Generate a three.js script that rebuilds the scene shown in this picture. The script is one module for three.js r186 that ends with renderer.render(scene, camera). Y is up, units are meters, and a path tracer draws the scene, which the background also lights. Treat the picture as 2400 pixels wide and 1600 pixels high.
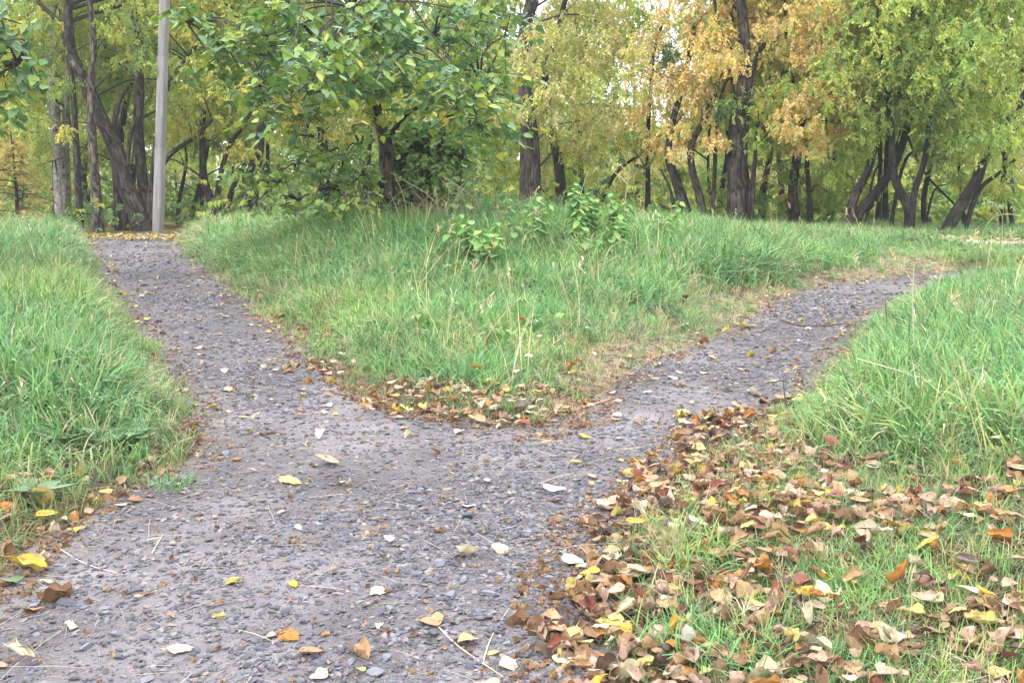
import * as THREE from 'three';
import { mergeGeometries } from 'three/addons/utils/BufferGeometryUtils.js';

// ------------------------------------------------------------------ camera, sky, sun, exposure
const scene = new THREE.Scene();
const EYE = 1.0, PITCH = Math.atan((800 - 495) / 2400);
const camera = new THREE.PerspectiveCamera((2 * Math.atan(800 / 2400) * 180) / Math.PI, 1024 / 682, 0.05, 900);
camera.position.set(0, EYE, 0);
camera.rotation.x = -PITCH;

const SKY_LEVEL = 2.0;
{ // overcast: the standard overcast sky, brighter towards the zenith
  const w = 64, h = 32, a = new Float32Array(w * h * 4);
  for (let y = 0; y < h; y++) for (let x = 0; x < w; x++) {
    const up = Math.sin(((y + 0.5) / h - 0.5) * Math.PI), l = up > 0 ? SKY_LEVEL * (0.62 + 0.76 * up) : SKY_LEVEL * 0.25, i = (y * w + x) * 4;
    a[i] = l * 0.98; a[i + 1] = l * 1.0; a[i + 2] = l * 1.07; a[i + 3] = 1;
  }
  const sky = new THREE.DataTexture(a, w, h, THREE.RGBAFormat, THREE.FloatType);
  sky.mapping = THREE.EquirectangularReflectionMapping; sky.magFilter = THREE.LinearFilter; sky.needsUpdate = true;
  scene.background = sky; scene.environment = sky;
}
const sun = new THREE.DirectionalLight(new THREE.Color(1.0, 0.95, 0.87), 1.3);
sun.position.set(-14, 34, 16); sun.target.position.set(0, 0, -8);
sun.castShadow = true; sun.shadow.radius = 40; sun.shadow.mapSize.set(2048, 2048);
Object.assign(sun.shadow.camera, { left: -30, right: 30, top: 30, bottom: -30, near: 1, far: 90 });
scene.add(sun, sun.target);


scene.fog = new THREE.FogExp2(0xeaefee, 0.0014);
const renderer = new THREE.WebGLRenderer({ antialias: true });
renderer.setSize(1024, 682);
renderer.toneMapping = THREE.LinearToneMapping;
renderer.toneMappingExposure = 1.75;
renderer.shadowMap.enabled = true;

// ------------------------------------------------------------------ helpers
function rngOf(seed) { let s = seed >>> 0; return () => { s = (s + 0x6d2b79f5) | 0; let t = Math.imul(s ^ (s >>> 15), 1 | s); t = (t + Math.imul(t ^ (t >>> 7), 61 | t)) ^ t; return ((t ^ (t >>> 14)) >>> 0) / 4294967296; }; }
const R = rngOf(4711);
const V = (x, y, z) => new THREE.Vector3(x, y, z);
const lerp = (a, b, t) => a + (b - a) * t, clamp = (x, a, b) => Math.min(b, Math.max(a, x));
const smooth = (a, b, x) => { const t = clamp((x - a) / (b - a), 0, 1); return t * t * (3 - 2 * t); };
const gauss = (r) => Math.sqrt(-2 * Math.log(r() + 1e-9)) * Math.cos(6.28318 * r());
const between = (r, a, b) => a + (b - a) * r();
const pick = (r, list) => list[Math.floor(r() * list.length) % list.length];
function hash2(x, y) { let h = Math.imul(x, 374761393) ^ Math.imul(y, 668265263); h = Math.imul(h ^ (h >>> 13), 1274126177); return ((h ^ (h >>> 16)) >>> 0) / 4294967296; }
function noise(x, y, wrap = 0) {
  const xi = Math.floor(x), yi = Math.floor(y), fx = x - xi, fy = y - yi, u = fx * fx * (3 - 2 * fx), v = fy * fy * (3 - 2 * fy), m = (k) => (wrap ? ((k % wrap) + wrap) % wrap : k);
  const a = hash2(m(xi), m(yi)), b = hash2(m(xi + 1), m(yi)), c = hash2(m(xi), m(yi + 1)), d = hash2(m(xi + 1), m(yi + 1));
  return a + (b - a) * u + (c - a) * v + (a - b - c + d) * u * v;
}
const fbm = (x, y, o = 4) => { let s = 0, a = 0.5; for (let i = 0; i < o; i++) { s += a * noise(x, y); x = x * 2.03 + 17.1; y = y * 2.03 + 9.7; a *= 0.5; } return s / (1 - Math.pow(0.5, o)); };

const used = new Map();
function numbered(n) { const k = used.get(n) ?? 0; used.set(n, k + 1); return k ? n + '_' + String(k).padStart(3, '0') : n; }
function tag(o, label, category, group, kind) { o.userData = {}; if (label) o.userData.label = label; if (category) o.userData.category = category; if (group) o.userData.group = group; if (kind) o.userData.kind = kind; return o; }
function lit(m) { m.castShadow = m.receiveShadow = true; return m; }
function mesh(name, geometry, material, parent) { const m = lit(new THREE.Mesh(geometry, material)); m.name = parent === scene ? numbered(name) : name; parent.add(m); return m; }
function thing(name, label, category, p, group) { const g = new THREE.Group(); g.name = numbered(name); tag(g, label, category, group); g.position.copy(p); scene.add(g); return g; }
function instanced(name, geometry, material, list, parent) { // list of {m: Matrix4, c: Color}
  const im = lit(new THREE.InstancedMesh(geometry, material, list.length));
  for (let i = 0; i < list.length; i++) { im.setMatrixAt(i, list[i].m); im.setColorAt(i, list[i].c); }
  im.name = parent === scene ? numbered(name) : name; im.frustumCulled = false; parent.add(im);
  im.userData.kind = 'stuff';
  return im;
}
const Q = new THREE.Quaternion(), E = new THREE.Euler();
function matrix(p, rx, ry, rz, sx, sy = sx, sz = sx) { E.set(rx, ry, rz, 'YXZ'); return new THREE.Matrix4().compose(p, Q.setFromEuler(E), V(sx, sy, sz)); }
const col = (r, g, b) => new THREE.Color().setRGB(r, g, b);
const vary = (r, c, a) => { const k = 1 + (r() - 0.5) * 2 * a; return col(c[0] * k * (1 + (r() - 0.5) * a * 0.7), c[1] * k * (1 + (r() - 0.5) * a * 0.5), c[2] * k * (1 + (r() - 0.5) * a)); };

// a place in the 2400 x 1600 frame as a direction, as a point at a forward distance, and as the ground met there
function ray(px, py) { const u = (px - 1200) / 2400, w = (800 - py) / 2400, c = Math.cos(PITCH), s = Math.sin(PITCH); return V(u, w * c - s, -w * s - c); }
function at(px, py, D) { const d = ray(px, py); return d.multiplyScalar(D / -d.z).add(V(0, EYE, 0)); }
function frameOf(p) { const c = Math.cos(PITCH), s = Math.sin(PITCH), y = p.y - EYE, z = p.z, yc = y * c - z * s, zc = y * s + z * c; return [1200 + (2400 * p.x) / -zc, 800 - (2400 * yc) / -zc, -zc]; }
// ------------------------------------------------------------------ terrain
const SLOPE = 0.045;
function ramp(z) { const d = Math.max(-z, -6), k = 1.1; return SLOPE * (d - k * Math.log(1 + Math.exp((d - 13.6) / k))); }
function hitWith(f, px, py) {
  const d = ray(px, py); let t = 0.4;
  for (let i = 0; i < 4000; i++) { const y = EYE + d.y * t, g = f(d.x * t, d.z * t); if (y <= g) break; t += Math.max(0.004, (y - g) * 0.5); if (t > 200) break; }
  return V(d.x * t, f(d.x * t, d.z * t), d.z * t);
}
const flat = (x, z) => ramp(z);
const P2 = (list) => list.map(([a, b]) => { const p = hitWith(flat, a, b); return [p.x, p.z]; });
class Field { // signed distance to polygons on a grid, negative inside
  constructor(polys, cell = 0.06, x0 = -16, x1 = 16, z0 = -26, z1 = 3) {
    Object.assign(this, { cell, x0, z0, nx: Math.ceil((x1 - x0) / cell) + 1, nz: Math.ceil((z1 - z0) / cell) + 1 });
    this.a = new Float32Array(this.nx * this.nz);
    for (let j = 0; j < this.nz; j++) for (let i = 0; i < this.nx; i++) {
      const x = x0 + i * cell, z = z0 + j * cell; let best = 1e9, inside = false;
      for (const p of polys) for (let k = 0, l = p.length - 1; k < p.length; l = k++) {
        const [ax, az] = p[l], [bx, bz] = p[k], ex = bx - ax, ez = bz - az, t = clamp(((x - ax) * ex + (z - az) * ez) / (ex * ex + ez * ez + 1e-12), 0, 1), dx = x - ax - ex * t, dz = z - az - ez * t;
        best = Math.min(best, dx * dx + dz * dz);
        if (az > z !== bz > z && x < ((bx - ax) * (z - az)) / (bz - az) + ax) inside = !inside;
      }
      this.a[j * this.nx + i] = Math.sqrt(best) * (inside ? -1 : 1);
    }
  }
  at(x, z) {
    const u = clamp((x - this.x0) / this.cell, 0, this.nx - 1.001), v = clamp((z - this.z0) / this.cell, 0, this.nz - 1.001), i = Math.floor(u), j = Math.floor(v), f = u - i, g = v - j, a = this.a, n = this.nx, k = j * n + i;
    return (a[k] * (1 - f) + a[k + 1] * f) * (1 - g) + (a[k + n] * (1 - f) + a[k + n + 1] * f) * g;
  }
}
const forkL = P2([[-60, 1440], [40, 1372], [105, 1300], [172, 1225], [235, 1180], [345, 1112], [440, 1075], [462, 1030], [452, 960], [405, 870], [345, 790], [285, 710], [238, 640], [213, 585], [205, 551]]);
const forkM = P2([[395, 556], [440, 602], [515, 657], [575, 707], [655, 787], [735, 852], [810, 907], [910, 957], [1050, 990], [1210, 996], [1330, 972], [1430, 917], [1510, 862], [1630, 807], [1750, 757], [1800, 717], [1940, 667], [2090, 650], [2250, 634]]);
const forkR = P2([[2330, 655], [2180, 674], [2090, 717], [2000, 777], [1940, 845], [1890, 915], [1790, 990], [1690, 1045], [1600, 1110], [1510, 1170], [1430, 1245], [1395, 1320], [1385, 1420], [1430, 1530], [1490, 1600]]);
const farR = P2([[2420, 634], [2600, 628], [2600, 648], [2420, 652]]);
const PATH = new Field([[[-1.7, 2.9], [-1.75, -0.8], ...forkL, [-6.7, -17.5], [-5.2, -17.5], ...forkM, farR[0], farR[1], farR[2], farR[3], ...forkR, [0.42, -0.9], [0.5, 2.9]]]);
const CROSS = new Field([P2([[2120, 574], [2230, 571], [2380, 573], [2640, 580], [2640, 596], [2380, 590], [2200, 586]])], 0.12);
const BALD = new Field([P2([[1390, 790], [1480, 745], [1580, 715], [1700, 690], [1800, 660], [1960, 640], [2200, 612], [2260, 640], [1940, 680], [1810, 720], [1700, 790], [1500, 880], [1400, 925], [1290, 975], [1330, 900]]),
  P2([[180, 530], [330, 516], [620, 520], [640, 545], [420, 565], [200, 560]])], 0.1);
const LITTER = new Field([P2([[1700, 1025], [1790, 985], [1900, 1010], [1990, 1090], [2130, 1160], [2290, 1190], [2700, 1200], [3600, 1900], [3600, 2600], [1330, 2600], [1400, 1700], [1390, 1400], [1400, 1300], [1440, 1240], [1600, 1110]]),
  P2([[-60, 1030], [60, 1010], [240, 1010], [420, 985], [460, 1040], [350, 1115], [230, 1185], [110, 1290], [30, 1380], [-80, 1450], [-500, 1500], [-500, 1030]]),
  P2([[740, 862], [820, 880], [930, 918], [1100, 938], [1280, 932], [1330, 950], [1330, 978], [1210, 1003], [1050, 998], [900, 963], [810, 915]])], 0.1);
function mound(x, z) {
  const s = PATH.at(x, z), near = smooth(0.02, 0.5, s), d = -z;
  let m = 0.07 * near + 0.34 * smooth(0, 1.3, s) * Math.exp(-(((x + 0.5) / 2.4) ** 2) - ((d - 9.6) / 3.0) ** 2);
  m += smooth(0.3, 1.5, x) * (0.1 * smooth(0.2, 1.4, s) + 0.13 * smooth(0.7, 1.7, s)) * smooth(9, 5, d);
  m += smooth(-0.5, -1.6, x) * 0.06 * smooth(0.2, 1.2, s) * smooth(12, 8, d);
  m += (fbm(x * 0.9 + 40, z * 0.9, 3) - 0.5) * 0.09 * smooth(0.05, 0.6, s);
  return m - 0.018 * smooth(0.12, -0.15, s);
}
function ground(x, z) { return ramp(z) + mound(x, z) + (Math.abs(x) > 20 || z < -30 ? (fbm(x * 0.05 + 3, z * 0.05, 3) - 0.5) * 0.8 * smooth(24, 70, Math.hypot(x, z)) : 0); }
const hit = (px, py) => hitWith(ground, px, py);
const onGround = (x, z, dy = 0) => V(x, ground(x, z) + dy, z);

// ------------------------------------------------------------------ textures
function dataMap(n, f, srgb, repeat) {
  const a = new Uint8Array(n * n * 4);
  for (let y = 0; y < n; y++) for (let x = 0; x < n; x++) { const c = f(x / n, y / n), i = (y * n + x) * 4; a[i] = clamp(c[0], 0, 1) * 255; a[i + 1] = clamp(c[1], 0, 1) * 255; a[i + 2] = clamp(c[2], 0, 1) * 255; a[i + 3] = 255; }
  const t = new THREE.DataTexture(a, n, n); t.wrapS = t.wrapT = THREE.RepeatWrapping; t.magFilter = THREE.LinearFilter; if (srgb) t.colorSpace = THREE.SRGBColorSpace; if (repeat) t.repeat.set(repeat[0], repeat[1]); t.needsUpdate = true; return t;
}
const tile = (u, v, k, o = 4, ky = k) => { let s = 0, a = 0.5; for (let i = 0; i < o; i++) { const w = k << i; s += a * noise(u * w, v * (ky << i) , Math.max(w, ky << i)); a *= 0.5; } return s / (1 - Math.pow(0.5, o)); };
function canvasMap(n, draw, srgb) {
  const c = document.createElement('canvas'); c.width = c.height = n; draw(c.getContext('2d'), n);
  const t = new THREE.CanvasTexture(c); t.wrapS = t.wrapT = THREE.RepeatWrapping; t.magFilter = THREE.LinearFilter; if (srgb) t.colorSpace = THREE.SRGBColorSpace; return t;
}
function grit(ctx, n, bump) { // fine grit: dust, grains below a centimetre, crumbs; 1.6 m across
  const r = rngOf(99);
  const img = ctx.createImageData(n, n);
  for (let y = 0; y < n; y++) for (let x = 0; x < n; x++) {
    const v = tile(x / n, y / n, 6, 6), f = hash2(x, y + 7000), i = (y * n + x) * 4;
    if (bump) { const k = 70 + v * 70 + f * 30; img.data[i] = img.data[i + 1] = img.data[i + 2] = k; } else { const k = 0.66 + v * 0.5 + (f - 0.5) * 0.34; img.data[i] = 140 * k; img.data[i + 1] = 137 * k; img.data[i + 2] = 140 * k; }
    img.data[i + 3] = 255;
  }
  ctx.putImageData(img, 0, 0);
  for (let k = 0; k < 11000; k++) {
    const x = r() * n, y = r() * n, s = (0.6 + 2.2 * Math.pow(r(), 3)) * n / 1024 * 1.2, a = r() * 3.14, e = 0.5 + r() * 0.5, t = r(), b = r();
    for (const ox of [0, -n, n]) for (const oy of [0, -n, n]) {
      if (x + ox < -8 || x + ox > n + 8 || y + oy < -8 || y + oy > n + 8) continue;
      ctx.beginPath(); ctx.ellipse(x + ox, y + oy, s, s * e, a, 0, 6.3);
      if (bump) { const q = 120 + 110 * b; ctx.fillStyle = `rgb(${q},${q},${q})`; } else if (t < 0.62) { const q = 84 + 52 * b; ctx.fillStyle = `rgb(${q},${q},${q * 1.08})`; } else if (t < 0.86) { const q = 118 + 50 * b; ctx.fillStyle = `rgb(${q},${q * 0.98},${q})`; } else { const q = 95 + 70 * b; ctx.fillStyle = `rgb(${q * 1.1},${q * 0.92},${q * 0.78})`; }
      ctx.fill();
    }
  }
}
const gritMap = canvasMap(1024, (c, n) => grit(c, n, false), true), gritBump = canvasMap(1024, (c, n) => grit(c, n, true), false);
const soilMap = dataMap(512, (u, v) => { const a = tile(u, v, 16, 5), b = tile(u + 0.3, v + 0.7, 64, 3), k = 0.3 + a * 0.9 + (b - 0.5) * 1.1; return [0.47 * k, 0.42 * k, 0.36 * k]; }, true);
const soilBump = dataMap(512, (u, v) => { const a = tile(u, v, 16, 5); return [a, a, a]; });
const barkMap = dataMap(512, (u, v) => { const a = tile(u, v, 12, 5, 4), b = tile(u + 0.5, v, 6, 4, 6), ridge = 1 - Math.abs(2 * tile(u, v, 10, 4, 3) - 1), moss = smooth(0.62, 0.8, tile(u + 0.2, v + 0.1, 4, 4)), k = (0.45 + a * 0.75 + (b - 0.5) * 0.6) * (1 - 0.62 * smooth(0.78, 0.95, ridge)); return [lerp(0.53, 0.44, moss) * k, lerp(0.495, 0.47, moss) * k, lerp(0.46, 0.33, moss) * k]; }, true);
const barkBump = dataMap(512, (u, v) => { const a = tile(u, v, 10, 4, 3), r = Math.abs(2 * a - 1); return [r, r, r]; });
const birchMap = dataMap(512, (u, v) => { const a = tile(u, v, 8, 5), s = tile(u, v, 6, 4, 32), dark = smooth(0.66, 0.76, s) * 0.5; const k = (0.55 + a * 0.6) * (1 - dark); return [0.62 * k, 0.61 * k, 0.58 * k]; }, true);
const leafMap = canvasMap(256, (c, n) => { // veins and mottling; u along the leaf, v across
  const img = c.createImageData(n, n);
  for (let y = 0; y < n; y++) for (let x = 0; x < n; x++) {
    const u = x / n, v = Math.abs(y / n - 0.5) * 2, rib = Math.max(0, 1 - v * 22), side = Math.max(0, 1 - Math.abs(((u - v * 0.28) * 8) % 1 - 0.5) * 9) * (1 - v * 0.5);
    const m = tile(u, y / n, 4, 5), spot = smooth(0.62, 0.8, tile(u + 0.2, y / n + 0.4, 5, 4)) * 0.6, k = (0.80 + m * 0.3 + (rib + side * 0.5) * 0.14) * (1 - spot * 0.45), i = (y * n + x) * 4;
    img.data[i] = 225 * k; img.data[i + 1] = 222 * k * (1 - spot * 0.12); img.data[i + 2] = 214 * k * (1 - spot * 0.25); img.data[i + 3] = 255;
  }
  c.putImageData(img, 0, 0);
}, true);

// ------------------------------------------------------------------ materials
const std = (o) => new THREE.MeshStandardMaterial({ side: THREE.DoubleSide, ...o });
const phy = (o) => new THREE.MeshPhysicalMaterial({ side: THREE.DoubleSide, thickness: 0, ...o });
const mGround = std({ map: soilMap, bumpMap: soilBump, bumpScale: 0.02, roughness: 1, vertexColors: true, color: col(1, 1, 1) });
const mPath = std({ map: gritMap, bumpMap: gritBump, bumpScale: 0.006, roughness: 0.95, vertexColors: true });
const mStone = std({ roughness: 0.88, color: 0xffffff });
const mStraw = std({ roughness: 0.8 });
const mGrass = phy({ roughness: 0.97, transmission: 0.32, clearcoat: 0.3, clearcoatRoughness: 0.4 });
const mLeafGloss = phy({ roughness: 0.97, transmission: 0.42, clearcoat: 0.4, clearcoatRoughness: 0.4 });
const mLeaf = phy({ roughness: 0.97, transmission: 0.5, clearcoat: 0.07, clearcoatRoughness: 0.45 });
const mDead = phy({ map: leafMap, roughness: 0.95, transmission: 0.15, clearcoat: 0.18, clearcoatRoughness: 0.5 });
const bark = (r, g, b, map = barkMap) => std({ map, bumpMap: barkBump, bumpScale: 0.03, roughness: 0.95, color: col(r, g, b) });
const mBarkDark = bark(0.19, 0.175, 0.165), mBarkMid = bark(0.40, 0.365, 0.35), mBarkGrey = bark(0.8, 0.74, 0.69), mBirch = bark(1.0, 0.98, 0.95, birchMap), mBarkBrown = bark(0.5, 0.37, 0.28);
const mTwig = std({ color: col(0.045, 0.036, 0.03), roughness: 0.95 }), mTwigPale = std({ color: col(0.34, 0.29, 0.22), roughness: 0.9 });

// ------------------------------------------------------------------ geometry builders
function ribbonGeo(build) { const p = [], n = [], uv = [], ix = []; build(p, ix, uv); const g = new THREE.BufferGeometry(); g.setAttribute('position', new THREE.Float32BufferAttribute(p, 3)); if (uv.length) g.setAttribute('uv', new THREE.Float32BufferAttribute(uv, 2)); g.setIndex(ix); g.computeVertexNormals(); return g; }
function blade(p, ix, base, az, lean, len, w, bend, seg = 3) {
  const dx = Math.cos(az), dz = Math.sin(az), sx = -dz, sz = dx; let x = base.x, y = base.y, z = base.z, a = lean; const s0 = p.length / 3;
  for (let k = 0; k <= seg; k++) {
    const t = k / seg, ww = w * (t < 0.25 ? 0.8 + 0.2 * t * 4 : Math.pow(1 - (t - 0.25) / 0.75, 0.7)) * 0.5;
    if (k === seg) p.push(x, y, z); else p.push(x + sx * ww, y, z + sz * ww, x - sx * ww, y, z - sz * ww);
    if (k < seg) { x += (dx * Math.sin(a) * len) / seg; z += (dz * Math.sin(a) * len) / seg; y += (Math.cos(a) * len) / seg; a += bend / seg; }
  }
  for (let k = 0; k < seg - 1; k++) { const b = s0 + k * 2; ix.push(b, b + 1, b + 2, b + 1, b + 3, b + 2); }
  const b = s0 + (seg - 1) * 2; ix.push(b, b + 1, b + 2);
}
function tuftGeo(seed, n, spread, w, bendMin, bendMax, leanMax, seg) {
  const r = rngOf(seed);
  return ribbonGeo((p, ix) => { for (let k = 0; k < n; k++) { const a = r() * 6.283, q = spread * Math.sqrt(r()); blade(p, ix, V(Math.cos(a) * q, -0.03, Math.sin(a) * q), r() * 6.283, r() * leanMax, between(r, 0.5, 1.05), w * between(r, 0.7, 1.35), between(r, bendMin, bendMax), seg); } });
}
// a flat ovate leaf as part of a spray: four triangles folded along the midrib
function leaflet(p, ix, o, dir, up, len, w, fold = 0.18, droop = 0.15) {
  const side = V().crossVectors(dir, up).normalize(), n = V().crossVectors(side, dir).normalize(), b = p.length / 3, add = (l, s, h) => { const q = o.clone().addScaledVector(dir, l).addScaledVector(side, s).addScaledVector(n, h); p.push(q.x, q.y, q.z); };
  add(0, 0, 0); add(len * 0.36, -w * 0.5, w * fold); add(len * 0.36, w * 0.5, w * fold); add(len * 0.45, 0, -droop * len * 0.1); add(len, 0, -droop * len); add(len * 0.75, -w * 0.32, w * fold * 0.6 - droop * len * 0.45); add(len * 0.75, w * 0.32, w * fold * 0.6 - droop * len * 0.45);
  ix.push(b, b + 3, b + 1, b, b + 2, b + 3, b + 1, b + 3, b + 5, b + 3, b + 4, b + 5, b + 2, b + 6, b + 3, b + 3, b + 6, b + 4);
}
function compoundSpray(seed, leaves, L, spread) { // a hanging pinnate leaf spray, unit about 1 long, growing along +z
  const r = rngOf(seed);
  return ribbonGeo((p, ix) => {
    for (let k = 0; k < leaves; k++) {
      const t = (k + 0.5) / leaves, s = k % 2 ? 1 : -1, o = V((r() - 0.5) * 0.1, -0.35 * t * t + (r() - 0.5) * spread, t * 0.8), d = V(s * between(r, 0.5, 1.0), -between(r, 0.1, 0.9), between(r, 0.1, 0.8)).normalize();
      leaflet(p, ix, o, d, V(r() - 0.5, 1, r() - 0.5).normalize(), L * between(r, 0.75, 1.2), L * between(r, 0.38, 0.55), 0.2, 0.25);
    }
  });
}
function broadSpray(seed, leaves) { const r = rngOf(seed); return ribbonGeo((p, ix) => { for (let k = 0; k < leaves; k++) { const s = k % 2 ? 1 : -1, o = V(0, (r() - 0.5) * 0.08, k / leaves * 0.8), d = V(s * between(r, 0.6, 1), -between(r, 0.2, 0.9), between(r, 0.0, 0.6)).normalize(); leaflet(p, ix, o, d, V(r() - 0.5, 1, r() - 0.5).normalize(), 0.5 * between(r, 0.8, 1.2), 0.28 * between(r, 0.85, 1.2), 0.16, 0.3); } }); }
function featherSpray(seed) { const r = rngOf(seed); return ribbonGeo((p, ix) => { for (let k = 0; k < 26; k++) { const t = k / 26; blade(p, ix, V((r() - 0.5) * 0.05, (r() - 0.5) * 0.05, t), r() * 6.28, between(r, 0.6, 1.7), 0.22, 0.028, 0.4, 2); } }); }
// tube along points with a radius at each, in the parent's own axes
function tube(points, radii, radial = 8, segs = 0, lump = 0, seed = 1) {
  const n = segs || Math.max(2, (points.length - 1) * 3), curve = points.length > 2 ? new THREE.CatmullRomCurve3(points, false, 'centripetal') : new THREE.LineCurve3(points[0], points[1]);
  const pos = [], nor = [], uv = [], ix = []; let side = null, len = 0, last = null;
  for (let i = 0; i <= n; i++) {
    const t = i / n, c = curve.getPoint(t), d = curve.getTangent(t), f = t * (radii.length - 1), k = Math.min(Math.floor(f), radii.length - 2), rad = lerp(radii[k], radii[k + 1], f - k);
    if (last) len += c.distanceTo(last); last = c;
    if (!side) side = V(1, 0.01, 0.02); side = side.clone().addScaledVector(d, -side.dot(d)).normalize();
    const other = V().crossVectors(d, side);
    for (let j = 0; j <= radial; j++) {
      const a = (j / radial) * 6.28318, jj = j % radial, q = rad * (1 + lump * ((noise(jj * 0.9 + seed * 13, len * 1.6 + seed) - 0.5) * 0.5 + (noise(jj * 1.1 + seed * 7, len * 9) - 0.5) * 0.3)), cx = Math.cos(a), sx = Math.sin(a), nn = side.clone().multiplyScalar(cx).addScaledVector(other, sx);
      pos.push(c.x + nn.x * q, c.y + nn.y * q, c.z + nn.z * q); nor.push(nn.x, nn.y, nn.z); uv.push((j / radial) * Math.max(1, Math.round(rad * 6.28 / 0.5)), len * 1.2);
    }
    if (i < n) for (let j = 0; j < radial; j++) { const b = i * (radial + 1) + j; ix.push(b, b + 1, b + radial + 1, b + 1, b + radial + 2, b + radial + 1); }
  }
  const g = new THREE.BufferGeometry(); g.setAttribute('position', new THREE.Float32BufferAttribute(pos, 3)); g.setAttribute('normal', new THREE.Float32BufferAttribute(nor, 3)); g.setAttribute('uv', new THREE.Float32BufferAttribute(uv, 2)); g.setIndex(ix);
  return g;
}
// a dead leaf, unit long, ovate or heart-shaped, with curl across and along, crumple and a stalk
function deadLeafGeo(seed, wide, across, along, crumple, pointed = 1) {
  const r = rngOf(seed), nu = 8, nv = 6, tw = (r() - 0.5) * 0.7, k1 = r() * 9, skew = (r() - 0.5) * 0.3;
  return ribbonGeo((p, ix, uv) => {
    const prof = (u) => wide * 0.5 * Math.pow(Math.sin(Math.PI * Math.pow(u, 0.62)), pointed > 1 ? 0.95 : 0.8) * (1 - 0.35 * smooth(0.7, 1, u)) * (1 + 0.1 * Math.sin(u * 9 + k1 * 2)) * (1 + 0.05 * Math.sin(u * 26 + k1));
    for (let i = 0; i <= nu; i++) for (let j = 0; j <= nv; j++) {
      const u = i / nu, v = (j / nv - 0.5) * 2, w = prof(clamp(u, 0.001, 0.999)) + 0.002, s = v * w, ca = across * (0.6 + 0.8 * u) * (1 + skew * v);
      let x, y; if (Math.abs(ca) > 0.02) { const rad = 1 / ca, a = s * ca * 2; x = Math.sin(a) * rad / 2; y = (1 - Math.cos(a)) * rad / 2; } else { x = s; y = 0; }
      let z = u - 0.5, yy = y; if (Math.abs(along) > 0.02) { const a = z * along, rad = 1 / along; yy = y + (1 - Math.cos(a)) * rad; z = Math.sin(a) * rad; }
      const c = Math.cos(tw * (u - 0.5)), sn = Math.sin(tw * (u - 0.5));
      const bump = (noise(u * 4 + k1, v * 2.5 + k1 * 3) - 0.5) * crumple * 1.5 + Math.abs(v) * 0.05;
      p.push(x * c - (yy + bump) * sn, x * sn + (yy + bump) * c, z); uv.push(u, j / nv);
    }
    for (let i = 0; i < nu; i++) for (let j = 0; j < nv; j++) { const b = i * (nv + 1) + j; ix.push(b, b + nv + 1, b + 1, b + 1, b + nv + 1, b + nv + 2); }
    // stalk
    const b = p.length / 3, mid = Math.floor(nv / 2), e = V(p[mid * 3], p[mid * 3 + 1], p[mid * 3 + 2]), f = V((r() - 0.5) * 0.3, 0.02, -0.35);
    p.push(e.x - 0.012, e.y, e.z, e.x + 0.012, e.y, e.z, e.x + f.x, e.y + f.y, e.z + f.z); uv.push(0, 0.49, 0, 0.51, 0, 0.5); ix.push(b, b + 1, b + 2);
  });
}
function stoneGeo(seed, detail) {
  const r = rngOf(seed), g = new THREE.IcosahedronGeometry(0.5, detail), p = g.attributes.position, map = new Map(), planes = [];
  for (let k = 0; k < 9; k++) planes.push({ n: V(gauss(r), gauss(r) * 0.5, gauss(r)).normalize(), d: between(r, 0.2, 0.38) });
  for (let i = 0; i < p.count; i++) {
    const v = V().fromBufferAttribute(p, i);
    for (const q of planes) { const e = v.dot(q.n) - q.d; if (e > 0) v.addScaledVector(q.n, -e); }
    const j = 1 + (hash2(Math.round(v.x * 50) + seed * 31, Math.round(v.y * 50) * 17 + Math.round(v.z * 50)) - 0.5) * 0.08;
    p.setXYZ(i, v.x * j * 1.55, v.y * j * 0.6, v.z * j * 1.05);
  }
  g.deleteAttribute('uv'); g.computeVertexNormals(); return g;
}

// ------------------------------------------------------------------ the ground, the paths
{
  const xs = [], zs = [];
  for (let x = -13; x <= 13.001; x += 0.1) xs.push(x); for (let k = 1, s = 0.14, a = 13; a < 420; k++) { a += s; s *= 1.16; xs.push(a); xs.unshift(-a); }
  for (let z = 2; z >= -20.001; z -= 0.1) zs.push(z); for (let s = 0.14, a = 20; a < 420; ) { a += s; s *= 1.16; zs.push(-a); } for (let s = 0.14, a = 2; a < 60; ) { a += s; s *= 1.3; zs.unshift(a); }
  const p = [], uv = [], c = [], ix = [], nx = xs.length;
  for (const z of zs) for (const x of xs) {
    p.push(x, ground(x, z), z); uv.push(x / 1.1, z / 1.1);
    const s = PATH.at(x, z), b = BALD.at(x, z), wood = smooth(13.5, 17, -z), n = fbm(x * 1.7, z * 1.7, 3);
    let k = [0.42 + 0.3 * n, 0.42 + 0.25 * n, 0.28]; // soil between the grass
    const dry = Math.max(smooth(0.2, 0, s) * 0.6, smooth(0.15, -0.2, b)) * (0.5 + 0.6 * n) * smooth(-0.1, 0.15, LITTER.at(x, z)); k = [lerp(k[0], 1.1, dry), lerp(k[1], 0.98, dry), lerp(k[2], 0.86, dry)];
    k = [lerp(k[0], 0.75 + n * 0.5, wood), lerp(k[1], 0.72 + n * 0.45, wood), lerp(k[2], 0.3, wood)];
    c.push(...k);
  }
  for (let j = 0; j < zs.length - 1; j++) for (let i = 0; i < nx - 1; i++) { const b = j * nx + i; ix.push(b, b + 1, b + nx, b + 1, b + nx + 1, b + nx); }
  const g = new THREE.BufferGeometry(); g.setAttribute('position', new THREE.Float32BufferAttribute(p, 3)); g.setAttribute('uv', new THREE.Float32BufferAttribute(uv, 2)); g.setAttribute('color', new THREE.Float32BufferAttribute(c, 3)); g.setIndex(ix); g.computeVertexNormals();
  tag(mesh('ground', g, mGround, scene), 'earth and soil ground under the grass and the wood', null, null, 'structure');
}
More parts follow.
